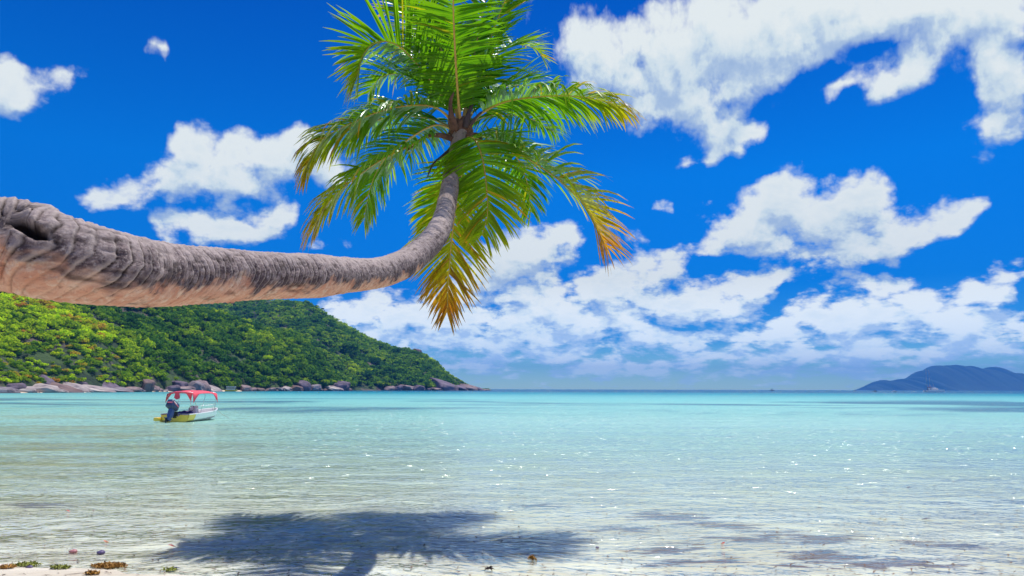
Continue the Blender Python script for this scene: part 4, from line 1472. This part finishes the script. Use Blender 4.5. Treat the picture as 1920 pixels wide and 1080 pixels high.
# ------------------------------------------------------------------ the moored motorboat
mt_white = principled('white_gelcoat', (0.84, 0.84, 0.81), 0.35, vary=0.08, nscale=3)
mt_yellow = principled('yellow_paint', (0.86, 0.60, 0.07), 0.4, vary=0.12, nscale=3)
mt_deck = principled('grey_deck', (0.38, 0.35, 0.40), 0.7, vary=0.2, nscale=4)
mt_canopy = principled('red_canvas', (0.86, 0.085, 0.12), 0.75, bump=0.2, vary=0.1, nscale=2)
mt_navy = principled('navy_cowling', (0.035, 0.05, 0.12), 0.3, vary=0.2, nscale=3)
mt_steel = principled('steel_tube', (0.55, 0.56, 0.58), 0.3, 1.0, vary=0.1)
mt_blue = principled('blue_canvas', (0.02, 0.03, 0.16), 0.8, vary=0.3, nscale=6)
mt_blk = principled('black_rubber', (0.02, 0.02, 0.022), 0.6, vary=0.3)
mt_stripe = principled('pink_stripe', (0.75, 0.16, 0.20), 0.4, vary=0.05)
mt_rope = principled('rope', (0.45, 0.40, 0.33), 0.9, vary=0.2)


def hull_mesh(L, B, zs, zb, name='hull', n=22, draft=0.22, inner=True):
    """bow at +y; open hull with inner skin"""
    vs, fs = [], []
    M_ = 9 if inner else 6
    for i in range(n):
        u = i / (n - 1)
        y = L * u
        hb = B / 2 * (1 - max(0, (u - 0.35) / 0.65) ** 2.4) + 0.012
        zg = zs + (zb - zs) * u ** 1.6
        kz = -draft + (draft + zb * 0.55) * max(0, (u - 0.62) / 0.38) ** 2.2
        ch = hb * 0.86
        cz = min(0.05 + 0.28 * u, zg - 0.08)
        fl = min(cz + 0.10, zg - 0.12)
        prof_ = [(0, kz), (ch * 0.55, kz + (cz - kz) * 0.5), (ch, cz), (hb * 0.97, (cz + zg) / 2), (hb, zg - 0.06), (hb + 0.035, zg)]
        if inner:
            prof_ += [(max(hb - 0.07, 0.004), zg + 0.002), (max(hb - 0.10, 0.003), fl), (0, fl)]
        for x_, z_ in prof_:
            vs.append((x_, y, z_))
        for x_, z_ in prof_:
            vs.append((-x_, y, z_))
    for i in range(n - 1):
        for s0 in (0, M_):
            for k in range(M_ - 1):
                a = i * 2 * M_ + s0 + k
                b_ = a + 2 * M_
                fs.append((a, a + 1, b_ + 1, b_) if s0 == 0 else (a, b_, b_ + 1, a + 1))
    me = bpy.data.meshes.new(name)
    me.from_pydata(vs, [], fs)
    bm = bmesh.new()
    bm.from_mesh(me)
    bmesh.ops.remove_doubles(bm, verts=bm.verts, dist=0.0005)
    bmesh.ops.recalc_face_normals(bm, faces=bm.faces)
    bm.to_mesh(me)
    bm.free()
    return me


boat = empty('motorboat', (-21.0, 43.3, 0.02), R(-7), 'small white and yellow motorboat with a red canopy moored in the shallows', 'boat')
me = hull_mesh(4.7, 1.85, 0.44, 0.70)
mt_hull, t, out = material('boat_hull_paint')
b = t.new('ShaderNodeBsdfPrincipled')
tc_ = t.new('ShaderNodeTexCoord')
oz = t.sep(tc_.outputs['Object'])
c = t.mix(t.mapr(oz[1], 0.72, 0.76), (0.86, 0.60, 0.08), (0.82, 0.82, 0.79))
c = t.mix(t.mapr(t.noise(tc_.outputs['Object'], 4, 5, .6), 0.55, 0.7, 0, .35), c, (0.35, 0.33, 0.25))
c = t.mix(t.mapr(oz[2], 0.10, 0.02, 0, 0.6), c, (0.35, 0.33, 0.14))
t.put(b.inputs['Base Color'], c)
t.put(b.inputs['Roughness'], 0.4)
t.put(out.inputs[0], b.outputs[0])
link('hull', me, mt_hull, boat)
bm = bmesh.new()                                   # transom
vs = [bm.verts.new(q) for q in [(-0.925, -0.03, 0.40), (-0.80, -0.03, 0.03), (0, -0.03, -0.22), (0.80, -0.03, 0.03), (0.925, -0.03, 0.40), (0.35, -0.03, 0.44), (0.28, -0.03, 0.34), (-0.28, -0.03, 0.34), (-0.35, -0.03, 0.44)]]
fc = bm.faces.new(vs)
r_ = bmesh.ops.extrude_face_region(bm, geom=[fc])
bmesh.ops.translate(bm, vec=(0, 0.07, 0), verts=[g_ for g_ in r_['geom'] if isinstance(g_, bmesh.types.BMVert)])
bm_obj('transom', bm, mt_yellow, boat)
bm = bmesh.new()
box_bm(bm, -1.02, 0.05, 0.16, 0.30, 0.9, 0.22, 0.06)
bm_obj('stern_float', bm, mt_yellow, boat, True)
link('deck', hull_mesh(4.4, 1.55, 0.0, 0.0, n=12, draft=0.0, inner=False), mt_deck, boat).location = (0, 0.12, 0.205)
for sx in (-1, 1):
    pts = [(sx * (1.85 / 2 * (1 - max(0, (u - 0.35) / 0.65) ** 2.4) + 0.02), 4.7 * u, 0.44 + 0.26 * u ** 1.6 + 0.02) for u in np.linspace(0, 1, 24)]
    tubes('gunwale', [(pts, 0.035, (0, 0, 1))], mt_white, boat, 8)
bm = bmesh.new()
box_bm(bm, 0, 1.0, 0.42, 1.35, 0.38, 0.10, 0.02)
box_bm(bm, 0, 1.0, 0.31, 0.5, 0.3, 0.14, 0.01)
bm_obj('seat', bm, mt_white, boat)
bm = bmesh.new()
box_bm(bm, 0, 2.6, 0.46, 1.25, 0.36, 0.10, 0.02)
bm_obj('seat', bm, mt_white, boat)
bm = bmesh.new()
box_bm(bm, 0.0, 1.95, 0.52, 0.55, 0.34, 0.55, 0.05)
box_bm(bm, 0.0, 2.05, 0.86, 0.50, 0.04, 0.18, 0.01)
bm_obj('console', bm, mt_white, boat)
bm = bmesh.new()
for q in ((-0.15, 1.05, .27, .5), (0.28, 1.02, .24, .5), (-.45, 1.3, .2, .48)):
    r_ = bmesh.ops.create_icosphere(bm, subdivisions=3, radius=q[2])
    for v in r_['verts']:
        v.co = Vector((v.co.x * 1.2 + q[0], v.co.y * 0.8 + q[1], v.co.z * 0.55 + q[3] + 0.03 * math.sin(v.co.x * 20)))
bm_obj('seat_cover', bm, mt_blue, boat, True)
tubes('bow_rail', [([(0.62, 3.2, .60), (0.60, 3.2, .86), (0.42, 3.9, .92), (0.0, 4.5, .96), (-0.42, 3.9, .92), (-0.60, 3.2, .86), (-0.62, 3.2, .60)], .014, (0, 0, 1))], mt_steel, boat, 6)
tubes('steering_wheel', [([(0.16 * math.cos(a), 1.74 + .04 * math.sin(a), 0.78 + 0.16 * math.sin(a)) for a in np.linspace(0, 2 * math.pi, 20)], .016, (0, 1, 0))], mt_blk, boat, 6)
# canopy: curved canvas with hanging corner flaps
cy0, cy1, cwid, ctop = 0.35, 3.15, 0.90, 1.93
nx, ny = 17, 16
vs, fs = [], []
for j in range(ny):
    v = j / (ny - 1)
    y = cy0 + (cy1 - cy0) * v
    for i in range(nx):
        u = -1 + 2 * i / (nx - 1)
        a = abs(u)
        x = cwid * math.copysign(min(a / 0.78, 1.0) ** 0.95 if a < 0.78 else 1.0 + 0.06 * (a - 0.78) / 0.22, u)
        edge_drop = 0.12 * min(a / 0.78, 1) ** 3.0
        skirt = 0.0
        if a > 0.78:
            k = (a - 0.78) / 0.22
            corner = max(0, 1 - v / 0.22) if v < 0.5 else max(0, 1 - (1 - v) / 0.22)
            skirt = k * (0.06 + 0.50 * corner ** 1.1)
        z = ctop - edge_drop - skirt - 0.10 * (2 * abs(v - 0.5)) ** 2.5 + 0.015 * math.sin(v * 19) * (1 - a)
        vs.append((x, y, z))
for j in range(ny - 1):
    for i in range(nx - 1):
        a = j * nx + i
        fs.append((a, a + 1, a + nx + 1, a + nx))
me = bpy.data.meshes.new('canopy')
me.from_pydata(vs, [], fs)
co_ = link('canopy', me, mt_canopy, boat, True)
md = co_.modifiers.new('thick', 'SOLIDIFY')
md.thickness = 0.012
# loose end of canvas hanging from the rear hoop
bm = bmesh.new()
q = [bm.verts.new(v) for v in [(-.34, .40, 1.82), (-.06, .38, 1.80), (0.02, .34, 1.44), (-.22, .36, 1.36), (-.40, .37, 1.48)]]
fc = bm.faces.new(q)
r_ = bmesh.ops.extrude_face_region(bm, geom=[fc])
bmesh.ops.translate(bm, vec=(0, 0.015, 0), verts=[g_ for g_ in r_['geom'] if isinstance(g_, bmesh.types.BMVert)])
bm_obj('canvas_flap', bm, mt_canopy, boat)
hoops = []
for yb, yt in ((1.1, .45), (1.3, 1.75), (2.9, 3.05)):
    hoops.append(([(-.88, yb, .48), (-.88, yt, 1.55), (-.80, yt, 1.80), (0, yt, 1.86), (.80, yt, 1.80), (.88, yt, 1.55), (.88, yb, .48)], .016, (0, 1, 0)))
tubes('canopy_frame', hoops, mt_steel, boat, 6)
# tilted outboard
ob_ = empty('outboard_motor', (0, 0, 0))
del_me = ob_
bpy.data.objects.remove(del_me)
bm = bmesh.new()
box_bm(bm, 0, 0, 0, .52, .78, .52, .14, Matrix.Rotation(R(-28), 3, 'X'))
for v in bm.verts:
    if v.co.z > 0.05:
        v.co.x *= 0.86
bm.verts.ensure_lookup_table()
ow = bm_obj('outboard_motor', bm, mt_navy, boat, True)
ow.location = (-0.02, -0.30, 1.02)
bm = bmesh.new()
box_bm(bm, 0.262, -0.02, 0.06, .012, .62, .06, 0, Matrix.Rotation(R(-34), 3, 'X'))
box_bm(bm, 0.05, -0.36, 0.20, .34, .02, .07, 0, Matrix.Rotation(R(-28), 3, 'X'))
bm_obj('stripe', bm, mt_stripe, ow)
bm = bmesh.new()
box_bm(bm, 0.262, -0.10, 0.16, .014, .34, .05, 0, Matrix.Rotation(R(-34), 3, 'X'))
bm_obj('stripe', bm, mt_white, ow)
bm = bmesh.new()
box_bm(bm, 0, -0.10, -0.42, .26, .34, .62, .06, Matrix.Rotation(R(-18), 3, 'X'))
box_bm(bm, 0, -0.24, -0.72, .16, .30, .46, .05, Matrix.Rotation(R(-26), 3, 'X'))
box_bm(bm, 0, -0.36, -0.80, .26, .46, .03, .01, Matrix.Rotation(R(-20), 3, 'X'))
bm_obj('leg', bm, principled('blue_leg', (0.05, 0.09, 0.25), 0.35), ow, True)
bm = bmesh.new()
r_ = bmesh.ops.create_cone(bm, segments=14, radius1=.07, radius2=.02, depth=.5, cap_ends=True)
bmesh.ops.rotate(bm, cent=(0, 0, 0), matrix=Matrix.Rotation(R(90), 3, 'X'), verts=r_['verts'])
for k in range(3):
    a = k * 2.09
    box_bm(bm, .10 * math.cos(a), .14, .10 * math.sin(a), .16, .03, .09, 0.01, Matrix.Rotation(-a, 3, 'Y') @ Matrix.Rotation(R(25), 3, 'X'))
pr = bm_obj('propeller', bm, mt_blk, ow, True)
pr.location = (0, -.62, -.92)
bm = bmesh.new()
box_bm(bm, 0, 0.02, 0.42, .30, .10, .42, .02)
box_bm(bm, .24, 0.14, 0.44, .05, .34, .05, .01)
box_bm(bm, -.24, 0.14, 0.44, .05, .34, .05, .01)
bm_obj('motor_bracket', bm, mt_blk, boat)
tubes('mooring_line', [([(0.0, 4.66, .68), (0.05, 5.3, .30), (.1, 6.2, 0.0), (.15, 7.2, -.35)], .012, (1, 0, 0))], mt_rope, boat, 5)

buoy = G(306.5, 790.5, 0.0)
bt = empty('mooring_buoy', (buoy.x, buoy.y, 0.05), 0, 'yellow plastic buoy floating just behind the motorboat stern', 'buoy')
bm = bmesh.new()
r_ = bmesh.ops.create_icosphere(bm, subdivisions=3, radius=.19)
for v in bm.verts:
    v.co = Vector((v.co.x * 1.15, v.co.y, v.co.z * .85))
bm_obj('float', bm, principled('buoy_yellow', (0.80, 0.50, 0.05), 0.4), bt, True)
bm = bmesh.new()
r_ = bmesh.ops.create_cone(bm, segments=12, radius1=.07, radius2=.05, depth=.14, cap_ends=True)
bmesh.ops.rotate(bm, cent=(0, 0, 0), matrix=Matrix.Rotation(R(80), 3, 'Y'), verts=r_['verts'])
bmesh.ops.translate(bm, vec=(.25, 0, .03), verts=r_['verts'])
bm_obj('eye', bm, principled('buoy_brown', (0.12, 0.05, 0.03), 0.6), bt, True)

# ------------------------------------------------------------------ yellow ferry boat at the far shore
d0 = dn(438, -9)
fb_ = empty('ferry_boat', ((438 - 960) / FPX * d0 - 3.1, d0, 0.0), R(-90), 'small yellow hulled ferry boat with a white cabin roof at the far shore', 'boat')
k = d0 / 440 * 1.15
link('hull', hull_mesh(6.6 * k, 2.3, 1.05, 1.35, draft=.3), mt_yellow, fb_, False)
bm = bmesh.new()
box_bm(bm, 0, 3.0 * k, 3.15, 2.1, 4.9 * k, .3, .04)
bm_obj('roof', bm, mt_white, fb_)
bm = bmesh.new()
for yy in (0.75, 1.9, 3.05, 4.2, 5.3):
    for sx in (-.95, .95):
        box_bm(bm, sx, yy * k, 2.05, .14, .2, 2.0, .01)
box_bm(bm, 0.98, 3.0 * k, 1.35, .05, 4.7 * k, .40, .01)
box_bm(bm, -0.98, 3.0 * k, 1.35, .05, 4.7 * k, .40, .01)
bm_obj('cabin', bm, mt_white, fb_)
bm = bmesh.new()
box_bm(bm, 0, 5.5 * k, 1.55, 1.7, .05, .8, .01)
bm_obj('windscreen', bm, principled('dark_glass', (0.03, 0.04, 0.05), 0.1), fb_)

# ------------------------------------------------------------------ catamaran and far craft
cd_ = 800.0
mt_bright = principled('bright_white', (0.92, 0.92, 0.9), 0.4, vary=0.03)
cat_ = empty('catamaran', ((1727 - 960) / FPX * cd_, cd_, 0.0), R(-90), 'white sailing catamaran with bare masts anchored before the blue island', 'sailing boat')
for sx in (-3.2, 3.2):
    o = link('hull', hull_mesh(20.5, 2.0, 2.1, 2.8, draft=.5, inner=False), mt_bright, cat_)
    o.location = (sx, 0, 0)
bm = bmesh.new()
box_bm(bm, 0, 9.2, 2.3, 7.6, 11.5, .35, .08)
bm_obj('deck', bm, mt_bright, cat_)
bm = bmesh.new()
box_bm(bm, 0, 9.6, 3.4, 6.0, 7.6, 1.9, .5)
box_bm(bm, 0, 7.0, 5.0, 5.0, 4.6, .4, .08)
bm_obj('cabin', bm, mt_bright, cat_, True)
bm = bmesh.new()
box_bm(bm, 0, 9.7, 3.6, 6.06, 7.0, .5, .1)
bm_obj('window_band', bm, principled('dark_window', (0.03, 0.035, 0.05), 0.15), cat_)
bm = bmesh.new()
box_bm(bm, 0, 5.5, 5.6, 4.6, 4.2, .5, .08)
box_bm(bm, 0, 3.2, 2.6, .8, .9, .9, .1)
bm_obj('bimini', bm, principled('pink_bimini', (0.55, 0.16, 0.15), 0.7), cat_)
tubes('mast', [([(0, 2.6, 1.9), (0, 2.6, 14), (0, 2.6, 26.5)], [.26, .22, .12], (1, 0, 0))], mt_steel, cat_, 8)
tubes('mast', [([(0, 5.9, 1.9), (0, 5.9, 14), (0, 5.9, 25.0)], [.26, .22, .12], (1, 0, 0))], mt_steel, cat_, 8)
tubes('rigging', [([(0, 0.2, 1.8), (0, 2.6, 24.5)], .06, (1, 0, 0)), ([(0, 11.5, 2.0), (0, 5.9, 24)], .06, (1, 0, 0)), ([(3, 4.2, 1.8), (0, 5.9, 17)], .06, (1, 0, 0)), ([(-3, 4.2, 1.8), (0, 2.6, 17)], .06, (1, 0, 0)), ([(-.9, 2.6, 15), (.9, 2.6, 15)], .08, (0, 0, 1)), ([(-.9, 5.9, 15), (.9, 5.9, 15)], .08, (0, 0, 1))], mt_steel, cat_, 5)
tubes('boom', [([(0, 5.9, 4.6), (0, 12.5, 5.0)], .22, (1, 0, 0))], mt_white, cat_, 8)


def far_boat(px, wpx, dist_, dark, label, canopy):
    L_ = wpx / FPX * dist_
    r0 = empty('small_boat', ((px - wpx / 2 - 960) / FPX * dist_, dist_, 0.0), R(-90), label, 'boat')
    link('hull', hull_mesh(L_, L_ * .32, L_ * .10, L_ * .16, draft=.3, inner=False), mt_navy if dark else mt_white, r0)
    bm = bmesh.new()
    box_bm(bm, 0, L_ * .45, L_ * .20, L_ * .26, L_ * .36, L_ * .16, L_ * .03)
    bm_obj('cabin', bm, mt_white if not dark else mt_deck, r0)
    if canopy:
        bm = bmesh.new()
        box_bm(bm, 0, L_ * .42, L_ * .42, L_ * .28, L_ * .42, L_ * .04, 0)
        for sy in (.25, .6):
            for sx in (-.12, .12):
                box_bm(bm, L_ * sx, L_ * sy, L_ * .32, L_ * .02, L_ * .02, L_ * .2, 0)
        bm_obj('canopy', bm, mt_navy, r0)
    return r0


far_boat(1443, 8, 1500, True, 'tiny dark boat on the horizon left of the island', True)
far_boat(1597, 6, 1100, False, 'tiny white boat with a dark canopy near the left tip of the island', True)
far_boat(1670, 10, 850, False, 'small low white boat between the island tip and the catamaran', False)
far_boat(1634, 8, 1000, True, 'tiny dark low boat below the left slope of the island', False)

# ------------------------------------------------------------------ weed, shells and leaves at the water's edge
mt_weed = principled('golden_weed', (0.34, 0.17, 0.025), 0.7, vary=0.5, nscale=30)
mt_weedg = principled('green_weed', (0.22, 0.24, 0.03), 0.7, vary=0.5, nscale=30)
mt_twig = principled('dark_twig', (0.05, 0.03, 0.03), 0.8, vary=0.4, nscale=20)
mt_red = principled('red_leaf', (0.50, 0.05, 0.04), 0.6, vary=0.3, nscale=10)
mt_shell = principled('orange_shell', (0.62, 0.16, 0.05), 0.5, vary=0.25, nscale=20)
mt_pink = principled('pink_shell', (0.42, 0.17, 0.17), 0.5, vary=0.3, nscale=20)
mt_viol = principled('violet_shell', (0.10, 0.07, 0.16), 0.45, vary=0.3, nscale=20)
mt_dleaf = principled('dark_leaf', (0.06, 0.05, 0.10), 0.5, vary=0.3, nscale=10)


def top_z(p):
    return max(0.0, float(ground_z(p.x, p.y)))


def weed(px, py, wpx, dpx, mt, label, seed, n=150):
    p = G(px, py, 0)
    w_ = wpx / FPX * p.y
    dd = w_ * 0.5
    rg = np.random.default_rng(seed)
    vs, fs = [], []
    for k in range(n):
        a = rg.uniform(0, 6.28)
        rr_ = math.sqrt(rg.random())
        c_ = np.array([rr_ * math.cos(a) * w_ / 2, rr_ * math.sin(a) * dd / 2, rg.uniform(0, .025) * (1 - rr_)])
        d = norm(rg.normal(size=3) * np.array([1, 1, .35]))
        s0 = norm(np.cross(d, rg.normal(size=3)))
        l_, ww = rg.uniform(.02, .05), rg.uniform(.005, .012)
        b0 = len(vs)
        m_ = c_ + d * l_ * .5 + np.array([0, 0, .012])
        vs += [c_ - s0 * ww, c_ + s0 * ww, m_ + s0 * ww, m_ - s0 * ww, c_ + d * l_ + s0 * ww * .3, c_ + d * l_ - s0 * ww * .3]
        fs += [(b0, b0 + 1, b0 + 2, b0 + 3), (b0 + 3, b0 + 2, b0 + 4, b0 + 5)]
    o = link('seaweed_clump', mesh_np('seaweed_clump', np.array(vs), np.array(fs)), mt, smooth=False, loc=(p.x, p.y, top_z(p) + .012))
    return tag(o, label, 'seaweed', 'seaweed and leaves at the waterline')


weed(205, 1063, 62, 12, mt_weed, 'large golden seaweed clump lying alone on the wet sand', 1, 420)
weed(112, 1066, 32, 8, mt_weedg, 'yellow green seaweed clump left of the large golden one', 2, 160)
weed(50, 1061, 44, 8, mt_weedg, 'olive seaweed around the shells at the lower left corner', 3, 170)
weed(172, 1078, 26, 8, mt_weed, 'orange brown seaweed at the bottom edge below the large golden clump', 4, 130)
weed(10, 1066, 30, 8, mt_weed, 'pale brown seaweed heap in the lower left corner', 5, 120)
weed(318, 1071, 22, 6, mt_weedg, 'thin green seaweed strand right of the large golden clump', 6, 60)
weed(998, 1049, 10, 4, mt_weed, 'small rusty seaweed tuft in the shallows at the right end of the palm shadow', 7, 70)
weed(917, 1069, 9, 4, mt_twig, 'tiny dark seaweed tuft at the bottom edge below the palm shadow', 8, 30)


def shell(px, py, wpx, mt, label, seed):
    p = G(px, py, 0)
    r0 = wpx / FPX * p.y / 2
    bm = bmesh.new()
    bmesh.ops.create_icosphere(bm, subdivisions=3, radius=r0)
    for v in bm.verts:
        a = math.atan2(v.co.y, v.co.x)
        k = 1 + .06 * math.sin(a * 9 + seed) + .12 * math.sin(a * 2 + seed)
        v.co = Vector((v.co.x * k, v.co.y * k * .8, v.co.z * .45 * (1 + .2 * math.cos(a))))
    o = bm_obj('shell', bm, mt, None, True)
    o.location = (p.x, p.y, top_z(p) + r0 * .15)
    return tag(o, label, 'shell', 'shells on the wet sand')


shell(37, 1059, 11, mt_shell, 'orange red shell among the seaweed at the lower left', 1)
shell(55, 1064, 12, mt_viol, 'violet shell beside the orange shell at the lower left', 2)
shell(137, 1035, 15, mt_pink, 'dull pink shell in the shallow film of water, left one of the pair', 3)
shell(189, 1037, 16, mt_viol, 'mauve shell right of the dull pink shell', 4)
shell(1120, 1027, 7, mt_viol, 'dark blue pebble like shell right of the palm shadow', 5)


def leaf(px, py, wpx, mt, label, seed, rot=0.0):
    p = G(px, py, 0)
    L_ = wpx / FPX * p.y * .8
    rg = np.random.default_rng(seed)
    vs, fs = [], []
    for i in range(9):
        u = i / 8
        ww = .28 * L_ * math.sin(math.pi * min(1, .05 + .9 * u)) ** .8
        for j, s0 in enumerate((-1, 0, 1)):
            x = (u - .5) * L_
            y = s0 * ww
            vs.append((x * math.cos(rot) - y * math.sin(rot), x * math.sin(rot) + y * math.cos(rot), .012 * math.sin(u * 4 + seed) + .2 * ww * abs(s0) + .006))
    for i in range(8):
        for j in range(2):
            a = i * 3 + j
            fs.append((a, a + 1, a + 4, a + 3))
    o = link('fallen_leaf', mesh_np('fallen_leaf', np.array(vs), np.array(fs)), mt, smooth=True, loc=(p.x, p.y, top_z(p) + .004))
    return tag(o, label, 'leaf', 'seaweed and leaves at the waterline')


leaf(322, 1025, 18, mt_red, 'orange red leaf floating at the left end of the palm shadow', 1, .2)
leaf(199, 1016, 13, mt_shell, 'small orange leaf in the shallows above the mauve shell', 2)
leaf(1355, 1019, 12, mt_red, 'bright red leaf floating right of the palm shadow', 3, .5)
leaf(1736, 974, 18, mt_dleaf, 'dark blue grey leaf floating alone at the far right', 4, -.3)
leaf(1705, 915, 12, mt_dleaf, 'small dark leaf floating farther out on the right', 5, 0)
leaf(330, 1068, 20, mt_dleaf, 'purple brown leaf by the thin green seaweed strand', 6, .6)
leaf(127, 959, 10, mt_red, 'small reddish leaf floating near the left edge, farthest from the sand', 7, .1)
leaf(929, 961, 12, mt_twig, 'dark curled leaf floating above the right part of the palm shadow', 8, .8)

# scraps of weed adrift in the shallows: far too many to count
rgd = np.random.default_rng(44)
vs, fs = [], []
for k in range(2400):
    y = 7.6 + 9.5 * rgd.random() ** 1.7
    x = rgd.uniform(-.85, .85) * y
    L_ = rgd.uniform(.02, .13) * (1 if rgd.random() < .9 else 1.8)
    a = rgd.normal(0, .9)
    ww = rgd.uniform(.004, .013)
    d = np.array([math.cos(a), math.sin(a), 0])
    s0 = np.array([-d[1], d[0], 0])
    cv = s0 * rgd.normal(0, .25) * L_
    z0 = max(0, float(-0.062 * (y - 7.35 + .14 * x))) + .010 if y < 8.3 else .008
    c_ = np.array([x, y, z0])
    b0 = len(vs)
    m_ = c_ + d * L_ * .5 + cv + np.array([0, 0, rgd.uniform(0, .012)])
    e_ = c_ + d * L_
    vs += [c_ - s0 * ww * .4, c_ + s0 * ww * .4, m_ + s0 * ww, m_ - s0 * ww, e_ + s0 * ww * .3, e_ - s0 * ww * .3]
    fs += [(b0, b0 + 1, b0 + 2, b0 + 3), (b0 + 3, b0 + 2, b0 + 4, b0 + 5)]
tag(link('drifting_weed', mesh_np('drifting_weed', np.array(vs), np.array(fs)), principled('drift_weed', (0.13, 0.075, 0.05), .8, vary=.7, nscale=1.5)), 'tiny brown scraps of weed and twigs drifting in the shallows', 'drifting weed', kind='stuff')


# ------------------------------------------------------------------ sea air between here and the island
bm = bmesh.new()
x0, x1, y0, y1, z0, z1 = -9050, 9050, -450, 9050, -42.5, 300
bmesh.ops.create_cube(bm, size=1.0)
for v in bm.verts:
    v.co = Vector(((x0 + x1) / 2 + v.co.x * (x1 - x0), (y0 + y1) / 2 + v.co.y * (y1 - y0), (z0 + z1) / 2 + v.co.z * (z1 - z0)))
mt_haze, t, out = material('sea_air')
pv = t.new('ShaderNodeVolumePrincipled')
pv.inputs['Color'].default_value = (0.05, 0.34, 1.0, 1)
pv.inputs['Density'].default_value = 0.00013
pv.inputs['Anisotropy'].default_value = 0.0
t.l.new(pv.outputs[0], out.inputs['Volume'])
hz = bm_obj('haze', bm, mt_haze)
tag(hz, 'thin blue sea haze over the bay', 'haze', kind='stuff')
